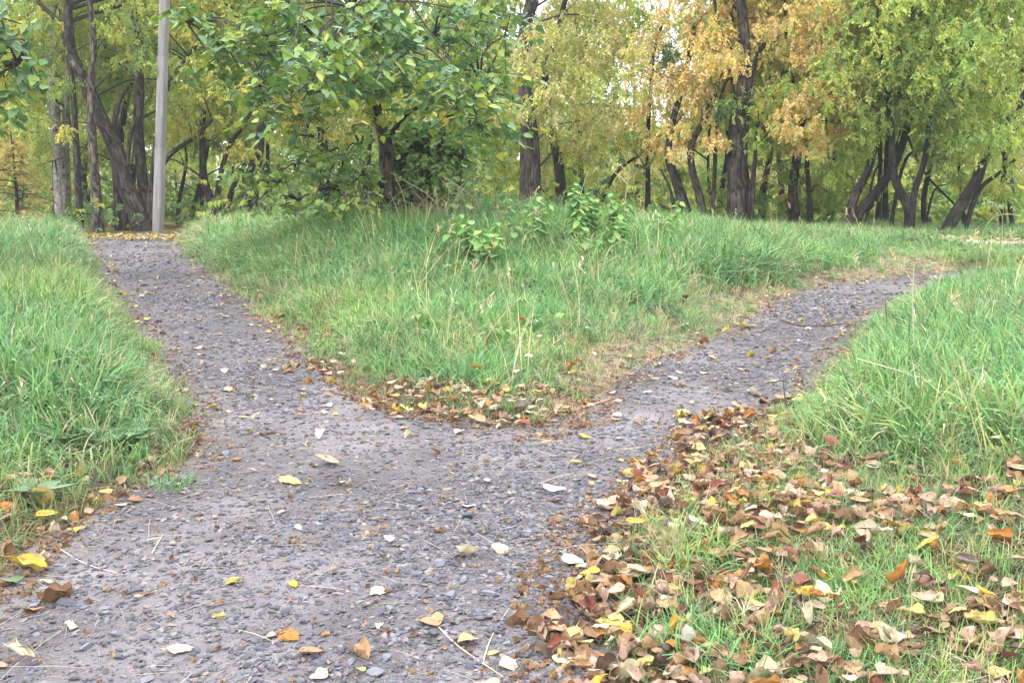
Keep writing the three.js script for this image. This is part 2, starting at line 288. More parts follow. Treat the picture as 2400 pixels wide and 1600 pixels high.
const pathS = (x, z) => PATH.at(x, z) + (fbm(x * 3.1 + 11, z * 3.1, 3) - 0.5) * 0.16;
function pathY(x, z) { const s = pathS(x, z); return ground(x, z) + 0.006 + clamp(-s * 0.2, -0.05, 0.008) + (fbm(x * 5, z * 5, 3) - 0.5) * 0.03 * smooth(0, -0.15, s) + (fbm(x * 28, z * 28, 2) - 0.5) * 0.008; }
function sheet(field, name, label, x0, x1, z0, z1, cell, yOf, tint, material) {
  const nx = Math.ceil((x1 - x0) / cell) + 1, nz = Math.ceil((z1 - z0) / cell) + 1, id = new Int32Array(nx * nz).fill(-1), p = [], uv = [], c = [], ix = [];
  const vert = (i, j) => { const k = j * nx + i; if (id[k] < 0) { const x = x0 + i * cell, z = z0 + j * cell; id[k] = p.length / 3; p.push(x, yOf(x, z), z); uv.push(x / 1.6, z / 1.6); c.push(...tint(x, z)); } return id[k]; };
  for (let j = 0; j < nz - 1; j++) for (let i = 0; i < nx - 1; i++) if (field.at(x0 + (i + 0.5) * cell, z0 + (j + 0.5) * cell) < 0.12) { const a = vert(i, j), b = vert(i + 1, j), d = vert(i, j + 1), e = vert(i + 1, j + 1); ix.push(a, d, b, b, d, e); }
  const g = new THREE.BufferGeometry(); g.setAttribute('position', new THREE.Float32BufferAttribute(p, 3)); g.setAttribute('uv', new THREE.Float32BufferAttribute(uv, 2)); g.setAttribute('color', new THREE.Float32BufferAttribute(c, 3)); g.setIndex(ix); g.computeVertexNormals();
  return tag(mesh(name, g, material, scene), label, null, null, 'structure');
}
sheet(PATH, 'path', 'grey gravel footpath forking left and right round the grass', -8, 9, -17.5, 2.9, 0.045, pathY, (x, z) => {
  const n = fbm(x * 1.3 + 5, z * 1.3, 4), m = fbm(x * 6, z * 6 + 9, 3), e = smooth(-0.25, 0.05, pathS(x, z)), k = 0.52 + 0.62 * n + 0.45 * (m - 0.5);
  return [k * lerp(0.63, 0.68, e), k * lerp(0.60, 0.59, e), k * lerp(0.60, 0.50, e)];
}, mPath);
sheet(CROSS, 'cross_path', 'pale sandy path crossing in front of the trees on the right', 4, 15, -18, -9, 0.12, (x, z) => ground(x, z) + 0.012 + clamp(-CROSS.at(x, z) * 0.2, -0.05, 0.01), (x, z) => { const k = 1.9 + 0.6 * (fbm(x * 2, z * 2, 3) - 0.5); return [k, k * 0.92, k * 0.8]; }, mPath);

// ------------------------------------------------------------------ trees
const sprays = [compoundSpray(1, 9, 0.34, 0.2), compoundSpray(2, 8, 0.38, 0.25), compoundSpray(3, 10, 0.3, 0.18)], broads = [broadSpray(11, 6), broadSpray(12, 7)], feather = featherSpray(21);
const PAL = {
  olive: [[0.25, 0.35, 0.035], [0.34, 0.41, 0.045], [0.18, 0.29, 0.035], [0.46, 0.45, 0.04], [0.13, 0.22, 0.035]],
  lime: [[0.38, 0.50, 0.07], [0.48, 0.57, 0.10], [0.29, 0.43, 0.06], [0.56, 0.56, 0.10], [0.21, 0.34, 0.055]],
  green: [[0.11, 0.23, 0.04], [0.15, 0.29, 0.05], [0.20, 0.34, 0.06], [0.09, 0.18, 0.04]],
  yellow: [[0.62, 0.54, 0.07], [0.54, 0.52, 0.09], [0.44, 0.48, 0.08], [0.34, 0.40, 0.06]],
  pale: [[0.62, 0.56, 0.20], [0.56, 0.54, 0.14], [0.48, 0.50, 0.12], [0.64, 0.56, 0.28], [0.38, 0.43, 0.09]],
  orange: [[0.78, 0.55, 0.16], [0.74, 0.48, 0.13], [0.80, 0.62, 0.24], [0.77, 0.60, 0.31], [0.66, 0.57, 0.15], [0.50, 0.53, 0.12]],
  ochre: [[0.46, 0.34, 0.05], [0.54, 0.40, 0.06], [0.36, 0.31, 0.05]],
  cherry: [[0.075, 0.15, 0.055], [0.09, 0.18, 0.06], [0.13, 0.23, 0.05], [0.20, 0.28, 0.05], [0.36, 0.34, 0.05]],
  darkgreen: [[0.07, 0.16, 0.03], [0.10, 0.20, 0.035], [0.13, 0.25, 0.045]],
};
function inBall(r) { for (;;) { const v = V(r() * 2 - 1, r() * 2 - 1, r() * 2 - 1); if (v.lengthSq() < 1) return v; } }
const UPPER = 4.6; // metres above which a crown is built of coarser sprays
// leaves: clumps in the thing's own axes -> list of {m, c}; twigs reach from `from` to each clump's middle and on to its small bunches
function leafClump(r, c, rad, n, size, pal, list, twigs, from, droop = 0.3) {
  if (from) { const mid = from.clone().lerp(c, 0.5).add(V(gauss(r) * 0.08, 0.12 * from.distanceTo(c), gauss(r) * 0.08)); twigs.push(tube([from, mid, c], [0.018, 0.012, 0.006].map((k) => k * clamp(from.distanceTo(c) / 1.2, 0.5, 2.2)), 5, 5)); }
  const bunches = Math.max(3, Math.round(n / 13));
  for (let b = 0; b < bunches; b++) {
    const o = inBall(r), q = c.clone().add(V(o.x * rad[0], o.y * rad[1], o.z * rad[2])), shade = vary(r, pick(r, pal), 0.12);
    if (b % 2 === 0) twigs.push(tube([c, c.clone().lerp(q, 0.5).add(V(0, 0.05, 0)), q], [0.007, 0.005, 0.0025], 3, 3));
    const k = Math.round(n / bunches), br = Math.min(rad[0], rad[1], rad[2]) * 0.42 + 0.04;
    for (let i = 0; i < k; i++) {
      const p = q.clone().add(V(gauss(r) * br * 0.6, gauss(r) * br * 0.5, gauss(r) * br * 0.6)), t = r() < 0.7 ? shade.clone() : vary(r, pick(r, pal), 0.15); t.multiplyScalar(between(r, 0.82, 1.18));
      list.push({ m: matrix(p, between(r, -0.5, 0.9) + droop, r() * 6.283, gauss(r) * 0.35, size * between(r, 0.75, 1.25)), c: t });
    }
  }
}
function stemOf(D, pts, w0, w1, top, base, r) { // pixel outline at a distance -> points and radii in the thing's axes, carried on above the frame to height top
  const list = pts.map(([x, y]) => at(x, y, D)), k = D / 2400 / 2;
  list[0].y = Math.min(list[0].y, ground(list[0].x, list[0].z)) - 0.06;
  let rad = list.map((_, i) => lerp(w0, w1, i / (list.length - 1)) * k); rad[0] *= 1.3;
  if (top) {
    let a = list[list.length - 2], b = list[list.length - 1], d = b.clone().sub(a).normalize(); const g = base.y;
    while (b.y < g + top) { d.add(V(gauss(r) * 0.16, 0.22, gauss(r) * 0.16)).normalize(); b = b.clone().addScaledVector(d, 0.9); list.push(b); rad.push(Math.max(0.018, rad[rad.length - 1] * 0.83)); }
  }
  return { pts: list.map((p) => p.sub(base)), rad };
}
const pointOn = (stem, y) => { for (let i = 1; i < stem.pts.length; i++) if (stem.pts[i].y >= y) { const a = stem.pts[i - 1], b = stem.pts[i]; return a.clone().lerp(b, clamp((y - a.y) / (b.y - a.y + 1e-6), 0, 1)); } return stem.pts[stem.pts.length - 1].clone(); };
function tree(o) {
  const r = rngOf(o.seed ?? Math.round(o.stems[0].pts[0][0] * 7 + o.D * 131)), b0 = at(o.stems[0].pts[0][0], o.stems[0].pts[0][1], o.D), base = onGround(b0.x, b0.z);
  const g = thing(o.name ?? 'maple_tree', o.label, 'tree', base, o.group), stems = [], twigs = [], list = [], high = [];
  for (const s of o.stems) {
    const st = stemOf(o.D + (s.dD ?? 0), s.pts, s.w[0], s.w[1], s.limb ? 0 : s.top ?? o.top ?? 7.5, base, r); stems.push(st);
    if (s.limb) st.pts[0] && st;
    mesh(s.limb ? 'limb' : 'trunk', tube(st.pts, st.rad, s.w[0] > 20 ? 12 : 8, st.pts.length * 4, 0.35, r() * 50), s.m ?? o.bark ?? mBarkDark, g);
  }
  const size = o.size ?? 0.155, pal = PAL[o.pal ?? 'olive'];
  for (const [px, py, dD, rx, ry, n, pl] of o.clumps ?? []) { // clumps the photograph shows
    const D = o.D + dD, c = at(px, py, D).sub(base), k = D / 2400; let near = null, best = 1e9;
    for (const st of stems) for (const p of st.pts) { const e = p.distanceTo(c) + Math.abs(p.y + 0.5 - c.y) * 0.3; if (e < best) { best = e; near = p; } }
    leafClump(r, c, [rx * k, ry * k, rx * k * 0.8], Math.round(n * 1.45), size, PAL[pl] ?? pal, list, twigs, best < 3.2 ? near.clone() : null, o.droop);
  }
  const [lo, hi, spread, count] = o.crown ?? [1.9, 7, 1.9, 22];
  const tallest = stems.filter((s, i) => !o.stems[i].limb && s.pts[s.pts.length - 1].y > 2.6); if (!tallest.length) tallest.push(stems[0]);
  for (let k = 0; k < count; k++) { // the rest of the crown
    const t = Math.pow(k / count, 0.85), y = lerp(lo, hi, t) + gauss(r) * 0.2, st = pick(r, tallest), p = pointOn(st, y - 0.4), a = r() * 6.283, q = spread * Math.sqrt(r()) * (1 - 0.35 * Math.abs(t - 0.4)), c = V(p.x + (o.shift ?? 0) + Math.cos(a) * q, y, p.z - (o.behind ?? 0) + Math.sin(a) * q * (o.behind ? 0.7 : 1)), big = y > UPPER - 0.4;
    leafClump(r, c, big ? [0.95, 0.6, 0.95] : [0.62, 0.45, 0.62], big ? 17 : o.per ?? 125, size * (big ? 2.6 : 1), pal, big ? high : list, twigs, p, o.droop);
  }
  mesh('branches', mergeGeometries(twigs), o.twig ?? mTwig, g).userData.kind = 'stuff';
  const geo = o.geo ?? sprays[Math.floor(r() * 3)];
  instanced('foliage', geo, o.leaf ?? mLeaf, list.concat(high), g);
  return g;
}
const BASE_TREES = [
  // ---- left
  { D: 18, bark: mBarkMid, label: 'large maple of leaning grey-brown stems just left of the concrete pole', pal: 'olive', behind: 1.5, crown: [2.2, 7.5, 2.6, 34], stems: [
    { pts: [[337, 530], [318, 490], [298, 445], [268, 344], [238, 280], [214, 226], [190, 175], [168, 126], [159, 60], [160, 0]], w: [46, 17] },
    { pts: [[350, 526], [341, 470], [333, 421], [323, 306], [326, 191], [321, 77]], w: [30, 18], dD: 0.25 },
    { pts: [[268, 344], [268, 300], [278, 240], [300, 200]], w: [15, 9], limb: 1 }, { pts: [[166, 118], [145, 68], [92, 8], [60, -60]], w: [14, 8], limb: 1 }, { pts: [[286, 395], [303, 330], [318, 280]], w: [13, 7], limb: 1 },
    { pts: [[352, 505], [370, 410], [400, 360], [450, 325], [497, 280]], w: [16, 8], limb: 1 }, { pts: [[330, 330], [390, 210], [440, 130], [505, 55]], w: [12, 6], limb: 1 }],
    clumps: [[245, 110, 0.8, 75, 50, 110], [290, 70, -0.6, 60, 50, 80], [95, 140, 0.4, 70, 60, 110], [275, 165, 0.5, 60, 30, 70], [265, 215, 0.4, 35, 24, 30], [110, 40, -0.8, 40, 30, 40], [420, 250, -0.5, 60, 45, 90], [460, 180, -0.8, 60, 50, 100], [420, 290, 0, 55, 30, 70, 'yellow'], [230, 30, 0.8, 80, 45, 100], [350, 40, -1.0, 50, 40, 60], [70, 60, 0, 70, 60, 100], [150, 285, -1.2, 18, 18, 14, 'yellow'], [340, 130, -1.2, 30, 40, 40]] },
  { D: 19.5, name: 'birch_tree', bark: mBirch, label: 'pale birch with a dark foot standing near the left edge', pal: 'olive', crown: [2.6, 8, 1.5, 18], stems: [{ pts: [[142, 512], [138, 383], [128, 280], [124, 191], [121, 60]], w: [31, 20] }, { pts: [[142, 512], [140, 450], [138.5, 400], [137, 375]], w: [33, 29], m: mBarkDark, top: 0.01 }, { pts: [[150, 400], [152, 300], [156, 160]], w: [18, 13], dD: 0.15 }], clumps: [[80, 200, 0, 60, 60, 70], [60, 300, -0.5, 50, 50, 60, 'lime']] },
  { D: 17.6, bark: mBarkGrey, label: 'slim pale grey trunk between the birch and the leaning maple', pal: 'olive', behind: 1.8, crown: [2.8, 7, 1.0, 8], stems: [{ pts: [[228, 530], [222, 421], [214, 306], [213, 200], [218, 80]], w: [24, 14] }] },
  { D: 23, label: 'thin dark leaning trunk right of the birch', stems: [{ pts: [[188, 508], [199, 383], [214, 280]], w: [13, 8] }], crown: [1.8, 6, 1.6, 14] },
  { D: 21, label: 'dark trunk hidden behind the leaning maple', stems: [{ pts: [[275, 520], [278, 400], [284, 300]], w: [22, 15] }, { pts: [[300, 520], [306, 440], [318, 350]], w: [24, 14] }], crown: [1.8, 6.5, 1.7, 16] },
  { D: 21, label: 'thin dark wavy trunk first to the right of the concrete pole', stems: [{ pts: [[417, 526], [419, 470], [428, 428], [436, 375], [432, 280]], w: [11, 6] }], crown: [1.9, 6, 1.6, 16] },
  { D: 21.5, label: 'thin dark leaning trunk second to the right of the concrete pole', stems: [{ pts: [[440, 526], [463, 447], [480, 380], [492, 300]], w: [11, 7] }], crown: [1.9, 6, 1.5, 14] },
  { D: 18.5, label: 'dark maple with trunk dividing low into spreading limbs', pal: 'yellow', crown: [1.9, 6.5, 1.8, 20], stems: [{ pts: [[503, 520], [492, 465], [480, 430], [474, 344], [478, 250]], w: [24, 13] }, { pts: [[512, 515], [509, 455], [536, 344], [574, 287]], w: [16, 8], m: mBarkBrown }, { pts: [[512, 470], [555, 417], [581, 375], [604, 330]], w: [14, 8], limb: 1 }], clumps: [[520, 230, 0, 55, 35, 80, 'olive'], [500, 330, 0.4, 60, 30, 70, 'olive'], [560, 340, -0.5, 30, 16, 24, 'yellow'], [590, 360, -0.6, 26, 20, 26, 'yellow']] },
  { D: 18, label: 'pair of dark stems close together left of the arching shrub', pal: 'yellow', stems: [{ pts: [[572, 512], [581, 421], [604, 344], [612, 250]], w: [22, 14] }, { pts: [[590, 512], [600, 440], [611, 360]], w: [18, 12] }], crown: [2.2, 6.5, 1.5, 16] },
  { D: 20, label: 'very thin dark pole-like trunk behind the arching shrub', stems: [{ pts: [[634, 512], [627, 400], [627, 300], [630, 180]], w: [10, 7] }], crown: [2.1, 6, 1.4, 14] },
  { D: 20, bark: mBarkMid, label: 'grey trunk showing through the leaves left of the central tree', pal: 'yellow', stems: [{ pts: [[768, 510], [760, 380], [752, 270], [748, 150]], w: [27, 17] }, { pts: [[790, 400], [812, 330], [826, 290]], w: [10, 7], limb: 1 }], crown: [2.0, 6.5, 1.9, 22], clumps: [[790, 290, -0.6, 45, 32, 60, 'yellow'], [700, 300, -0.3, 40, 40, 50], [820, 320, -0.7, 30, 30, 40, 'yellow']] },
  // ---- behind the middle
  { D: 17, bark: mBarkMid, label: 'sturdy grey trunk right of the central leafy tree', pal: 'pale', behind: 0.9, droop: 0.7, crown: [1.9, 7.5, 1.7, 26], stems: [{ pts: [[1246, 500], [1247, 344], [1238, 268], [1230, 200], [1226, 100], [1238, 30]], w: [38, 24] }, { pts: [[1228, 110], [1240, 60], [1258, 0]], w: [18, 13], limb: 1 }], clumps: [[1290, 110, -0.8, 70, 60, 120], [1340, 200, -0.6, 70, 50, 110], [1290, 235, -1.2, 60, 40, 80], [1200, 250, -1.3, 45, 25, 45], [1380, 90, 0, 70, 70, 110], [1380, 280, -0.2, 60, 40, 80], [1240, 150, -1, 40, 50, 60], [1425, 60, 0.6, 36, 50, 30]] },
  { D: 18, label: 'leaning dark trunk beside the sturdy grey one', pal: 'pale', droop: 0.6, stems: [{ pts: [[1318, 500], [1313, 420], [1302, 344], [1286, 275], [1278, 180]], w: [28, 15] }], crown: [2.0, 6.5, 0.9, 14], clumps: [[1350, 330, 0, 50, 34, 60], [1440, 250, 0.3, 60, 60, 90]] },
  { D: 21, label: 'half-hidden grey trunk right of the dark shrub', bark: mBarkMid, pal: 'olive', stems: [{ pts: [[1092, 500], [1094, 380], [1097, 290], [1100, 170]], w: [18, 12] }], crown: [1.5, 6.5, 1.9, 24], clumps: [[1130, 400, -1, 60, 50, 90, 'lime'], [1150, 330, -0.5, 50, 40, 60, 'olive'], [1180, 400, -0.6, 45, 40, 60, 'yellow']] },
  { D: 17.5, label: 'slender dark sapling in front of the sky gap', pal: 'orange', stems: [{ pts: [[1518, 500], [1519, 400], [1520, 300], [1527, 191], [1536, 107], [1560, 40]], w: [12, 5], top: 3.6 }], crown: [2.4, 3.0, 0.5, 2], clumps: [[1500, 260, -0.3, 55, 40, 60, 'orange'], [1470, 330, -0.4, 45, 40, 50, 'olive'], [1550, 320, -0.5, 50, 36, 60, 'orange'], [1590, 250, 0.2, 45, 40, 50, 'orange'], [1420, 330, 0, 40, 36, 40, 'yellow']] },
  { D: 20, label: 'grey trunk with a long low limb leaning right', bark: mBarkMid, pal: 'lime', stems: [{ pts: [[1365, 505], [1362, 400], [1358, 300], [1362, 200]], w: [13, 9] }, { pts: [[1380, 470], [1440, 410], [1480, 375], [1530, 352]], w: [11, 5], limb: 1 }], crown: [1.2, 4.5, 1.2, 16] },
  { D: 16.5, label: 'forked grey trunk leaning left beside the tall weeds', bark: mBarkMid, pal: 'orange', droop: 0.6, stems: [{ pts: [[1615, 528], [1600, 470], [1584, 421], [1568, 371], [1574, 300], [1600, 200]], w: [28, 13], top: 4.5 }, { pts: [[1590, 500], [1570, 440], [1550, 400]], w: [8, 4], limb: 1 }], crown: [2.3, 3.2, 0.8, 4], clumps: [[1590, 330, -0.3, 45, 40, 60], [1560, 400, 0.2, 40, 26, 30, 'olive']] },
  // ---- right
  { D: 16.2, label: 'slender maple bent right below the orange leaves', bark: mBarkMid, pal: 'orange', behind: 0.6, droop: 0.7, crown: [2.6, 6.5, 0.6, 10], stems: [{ pts: [[1655, 540], [1640, 459], [1624, 402], [1621, 340], [1650, 283], [1677, 214], [1690, 160], [1704, 111], [1716, 40]], w: [19, 10] }, { pts: [[1675, 220], [1700, 195], [1735, 170]], w: [9, 5], limb: 1 }], clumps: [[1675, 115, -0.5, 52, 50, 110], [1690, 55, 0, 55, 46, 100], [1700, 50, 0.4, 50, 50, 70], [1640, 190, 0, 40, 40, 50], [1680, 330, -0.3, 40, 24, 40], [1700, 240, -0.6, 36, 20, 30, 'green'], [1560, 110, 0.2, 30, 40, 30, 'green']] },
  { D: 15.8, label: 'thick double trunk with grey furrowed bark and orange crown', bark: mBarkMid, pal: 'orange', behind: 0.5, shift: 0.75, droop: 0.7, crown: [2.5, 7.5, 1.5, 32], stems: [{ pts: [[1730, 548], [1728, 470], [1726, 383], [1731, 268], [1742, 191], [1748, 120], [1744, 40]], w: [34, 19] }, { pts: [[1753, 548], [1750, 460], [1742, 383], [1735, 300], [1734, 230]], w: [26, 14], dD: 0.2 }, { pts: [[1714, 430], [1712, 344], [1714, 285], [1722, 240]], w: [12, 9], dD: 0.25 }, { pts: [[1743, 190], [1772, 134], [1814, 92], [1875, 57]], w: [16, 8], limb: 1 }, { pts: [[1768, 205], [1800, 185], [1840, 170], [1885, 148]], w: [8, 4], limb: 1 }, { pts: [[1752, 390], [1775, 340], [1790, 310]], w: [5, 3], limb: 1 }], clumps: [[1800, 30, 0.5, 80, 50, 120], [1880, 60, -0.6, 80, 50, 150], [1960, 40, -0.4, 70, 50, 120], [1860, 120, 0.3, 60, 36, 80], [1940, 130, -0.8, 60, 45, 110], [1970, 210, -0.9, 50, 50, 100], [1700, 130, -0.7, 50, 36, 60], [1780, 90, -0.2, 60, 40, 70], [1930, 20, -0.8, 70, 40, 110], [1900, 230, -0.9, 60, 40, 90], [1960, 290, -0.5, 40, 30, 50], [1860, 280, -1, 50, 36, 70], [1830, 210, -0.4, 50, 40, 60, 'yellow'], [1900, 330, -0.9, 36, 22, 30], [1790, 140, 0.8, 60, 40, 60, 'yellow'], [1800, 250, 0, 50, 40, 50, 'lime']] },
  { D: 19, label: 'short dark trunk between the slender maple and the double trunk', stems: [{ pts: [[1692, 545], [1688, 470], [1700, 400], [1706, 330]], w: [15, 9] }, { pts: [[1678, 540], [1664, 450], [1660, 380]], w: [10, 6] }], pal: 'lime', crown: [1.6, 6, 1.7, 18] },
  { D: 18.5, label: 'pale leaning trunk just right of the double trunk', bark: mBarkGrey, pal: 'lime', stems: [{ pts: [[1785, 535], [1790, 440], [1806, 363], [1812, 280]], w: [18, 11] }], crown: [1.7, 6, 1.6, 18] },
  { D: 19.5, label: 'grey trunk second to the right of the double trunk', bark: mBarkGrey, pal: 'lime', stems: [{ pts: [[1838, 535], [1832, 440], [1826, 370], [1824, 280]], w: [16, 10] }], crown: [1.8, 6.2, 1.5, 16] },
  { D: 16.6, label: 'brown trunk rising into the drooping orange leaves', bark: mBarkBrown, pal: 'orange', droop: 0.7, stems: [{ pts: [[1864, 545], [1859, 440], [1869, 363], [1884, 268], [1896, 225], [1900, 150]], w: [26, 11] }], crown: [3.4, 6, 1.4, 10], clumps: [[1875, 330, -0.6, 30, 26, 40], [1900, 190, -0.4, 46, 40, 70]] },
  { D: 16, label: 'straight black trunk standing alone right of the brown one', pal: 'lime', stems: [{ pts: [[1902, 548], [1897, 459], [1893, 394], [1890, 300]], w: [14, 9], top: 4 }], crown: [1.8, 3.0, 0.8, 6], clumps: [[1880, 420, 0.6, 60, 40, 70], [1940, 450, 1, 60, 40, 70]] },
  { D: 18.5, label: 'broad dark stump-like trunk left of the leaning pair', pal: 'lime', stems: [{ pts: [[1948, 548], [1946, 500], [1950, 430], [1960, 350]], w: [20, 13] }, { pts: [[1935, 548], [1940, 500], [1952, 455]], w: [8, 5] }], crown: [1.5, 6, 1.9, 24] },
  { D: 15.2, label: 'pair of dark trunks leaning strongly to the right', pal: 'lime', crown: [2.0, 6.8, 1.3, 26], stems: [{ pts: [[1990, 558], [2013, 500], [2059, 445], [2090, 398], [2117, 333], [2140, 250]], w: [27, 15] }, { pts: [[1978, 552], [2002, 467], [2032, 406], [2050, 350], [2062, 280]], w: [22, 13], m: mBarkMid }, { pts: [[2090, 400], [2128, 367], [2160, 348], [2196, 320]], w: [9, 4], limb: 1 }, { pts: [[2032, 410], [2060, 385], [2100, 365]], w: [6, 3], limb: 1 }], clumps: [[2060, 280, -0.4, 80, 45, 130], [2120, 220, -0.6, 80, 50, 140], [2040, 200, -0.4, 70, 50, 120], [2120, 120, -0.5, 90, 60, 150], [2040, 100, -0.2, 60, 60, 110], [2200, 290, -0.4, 70, 40, 110], [2000, 340, 0, 60, 36, 80], [1970, 400, 0.3, 60, 36, 80], [2100, 40, -0.4, 80, 50, 110], [2010, 440, 0.8, 50, 40, 60]] },
  { D: 16.8, label: 'thin dark upright trunk left of two straight ones', pal: 'lime', stems: [{ pts: [[2028, 552], [2036, 500], [2052, 470]], w: [9, 6] }], crown: [1.7, 5, 1.3, 10] },
  { D: 16.6, label: 'first of two straight dark trunks left of the forked tree', stems: [{ pts: [[2057, 560], [2061, 471], [2064, 400], [2064, 300]], w: [15, 10] }], pal: 'lime', crown: [2, 6, 1.6, 16] },
  { D: 16.8, label: 'second of two straight dark trunks left of the forked tree', stems: [{ pts: [[2079, 558], [2076, 459], [2078, 380], [2082, 290]], w: [14, 9] }], pal: 'lime', crown: [2, 6, 1.6, 16] },
  { D: 14.7, label: 'dark forked tree shaped like a letter Y', pal: 'lime', crown: [1.9, 6.8, 1.4, 24], stems: [{ pts: [[2127, 566], [2131, 530], [2131, 495], [2103, 432], [2094, 400], [2090, 300]], w: [26, 15] }, { pts: [[2134, 500], [2144, 451], [2166, 383], [2178, 300]], w: [19, 12] }], clumps: [[2160, 180, -0.3, 80, 60, 120], [2240, 210, -0.2, 80, 50, 120], [2180, 60, 0, 90, 60, 140], [2280, 100, -0.2, 90, 70, 150], [2170, 350, 0.3, 50, 30, 50], [2230, 360, 0, 50, 36, 60]] },
  { D: 15.8, label: 'dark trunk bending right just beside the Y-shaped tree', stems: [{ pts: [[2172, 560], [2166, 467], [2180, 394], [2192, 320]], w: [14, 10] }, { pts: [[2170, 460], [2195, 440], [2220, 432]], w: [5, 3], limb: 1 }], pal: 'lime', crown: [1.9, 6, 1.6, 16] },
  { D: 14.4, label: 'big dark trunk leaning far over towards the right edge', pal: 'lime', crown: [1.9, 6.8, 2.4, 34], stems: [{ pts: [[2204, 572], [2222, 535], [2247, 490], [2289, 421], [2309, 363], [2345, 310], [2380, 262]], w: [31, 18] }, { pts: [[2258, 478], [2300, 440], [2340, 408], [2380, 375]], w: [12, 7], limb: 1 }], clumps: [[2330, 230, -0.4, 70, 60, 120], [2360, 120, -0.4, 70, 70, 130], [2300, 320, -0.5, 60, 36, 80], [2370, 340, -0.2, 50, 45, 80], [2260, 410, 0.6, 50, 30, 50], [2380, 30, -0.3, 70, 60, 110], [2370, 430, 0.4, 40, 36, 50]] },
  { D: 16, label: 'thin dark trunk just right of the far-leaning one', stems: [{ pts: [[2262, 566], [2259, 500], [2252, 450]], w: [11, 7] }, { pts: [[2290, 568], [2280, 530], [2254, 495]], w: [9, 6] }], pal: 'lime', crown: [2, 6, 1.6, 14] },
  { D: 15.4, label: 'dark trunk at the right edge behind the seed stalk', stems: [{ pts: [[2358, 566], [2350, 480], [2356, 380]], w: [17, 10] }, { pts: [[2380, 566], [2370, 500], [2360, 440]], w: [13, 8] }], pal: 'lime', crown: [1.4, 6, 2, 24] },
];
BASE_TREES.forEach((o, i) => tree({ seed: 900 + i * 17, ...o }));

// trees deeper in the wood, and its far mass
{
  const r = rngOf(31), far = [], sparse = (px) => smooth(1000, 1300, px), TONES = ['lime', 'olive', 'olive', 'lime', 'pale', 'yellow', 'green'];
  let k = 0;
  for (let D = 23; D < 40; D += 1.15) for (let j = 0; j < 2; j++) {
    const px = ((k * 0.6180339 + 0.13) % 1) * 2700 - 150 + gauss(r) * 25; k++;
    const side = px < 900 ? 'on the left' : px < 1600 ? 'in the middle' : 'on the right', w = between(r, 6, 12) * 24 / D * 1.4, lean = gauss(r) * 22;
    tree({ seed: 5000 + k, D, name: 'woodland_tree', label: `thin dark tree deep in the wood ${side}`, group: `thin trees deep in the wood ${side}`, pal: px > 1420 && px < 1620 ? 'pale' : pick(r, TONES), size: 0.22, per: 75, bark: r() < 0.3 ? mBarkMid : mBarkDark,
      stems: [{ pts: [[px, 515], [px + lean * 0.4, 420], [px + lean, 320], [px + lean * 1.3, 200]], w: [w, w * 0.6], top: px > 1300 && px < 1740 ? 2.8 : 6.5 }], crown: px > 1290 && px < 1740 ? [0.5, 2.6, 0.9, 14] : [0.7, 6.5, 2.0, 24] });
  }
  for (let i = 0; i < 15000; i++) {
    const D = between(r, 40, 62), px = between(r, -420, 2820), gap = Math.exp(-(((px - 1525) / 80) ** 4)) * (r() < 0.95 ? 1 : 0), top = lerp(lerp(7.8, 6.0, sparse(px)) + 3.0 * (noise(px * 0.017, 3) - 0.25 * sparse(px)), 3.2, gap), y = top * Math.pow(r(), 1.15);
    const q = at(px, 300, D), c = vary(r, pick(r, PAL[pick(r, TONES)]), 0.2);
    far.push({ m: matrix(V(q.x, ground(q.x, q.z) + y, q.z), between(r, -0.5, 0.9), r() * 6.28, gauss(r) * 0.3, between(r, 0.6, 1.1)), c });
  }
  const im = instanced('distant_woods', sprays[0], mLeaf, far, scene); tag(im, 'distant mass of yellow-green woodland closing the view', null, null, 'stuff');
  // undergrowth between the trunks
  const list = [];
  for (let i = 0; i < 12000; i++) {
    const D = 17 + 20 * Math.pow(r(), 1.3), px = between(r, -300, 2700), q = at(px, 400, D), dens = noise(q.x * 0.45 + 50, q.z * 0.45); if (dens < 0.42 && r() < 0.85) continue;
    const y = Math.abs(gauss(r)) * 0.42 * (0.4 + dens * 1.2) , tone = px < 1000 ? pick(r, ['green', 'olive', 'darkgreen']) : pick(r, ['green', 'lime', 'olive']);
    list.push({ m: matrix(V(q.x, ground(q.x, q.z) + 0.05 + y, q.z), between(r, -0.9, 0.5), r() * 6.28, gauss(r) * 0.3, between(r, 0.16, 0.3)), c: vary(r, pick(r, PAL[tone]), 0.2) });
  }
  tag(instanced('undergrowth', broads[0], mLeaf, list, scene), 'low green undergrowth among the trunks of the wood', null, null, 'stuff');
}

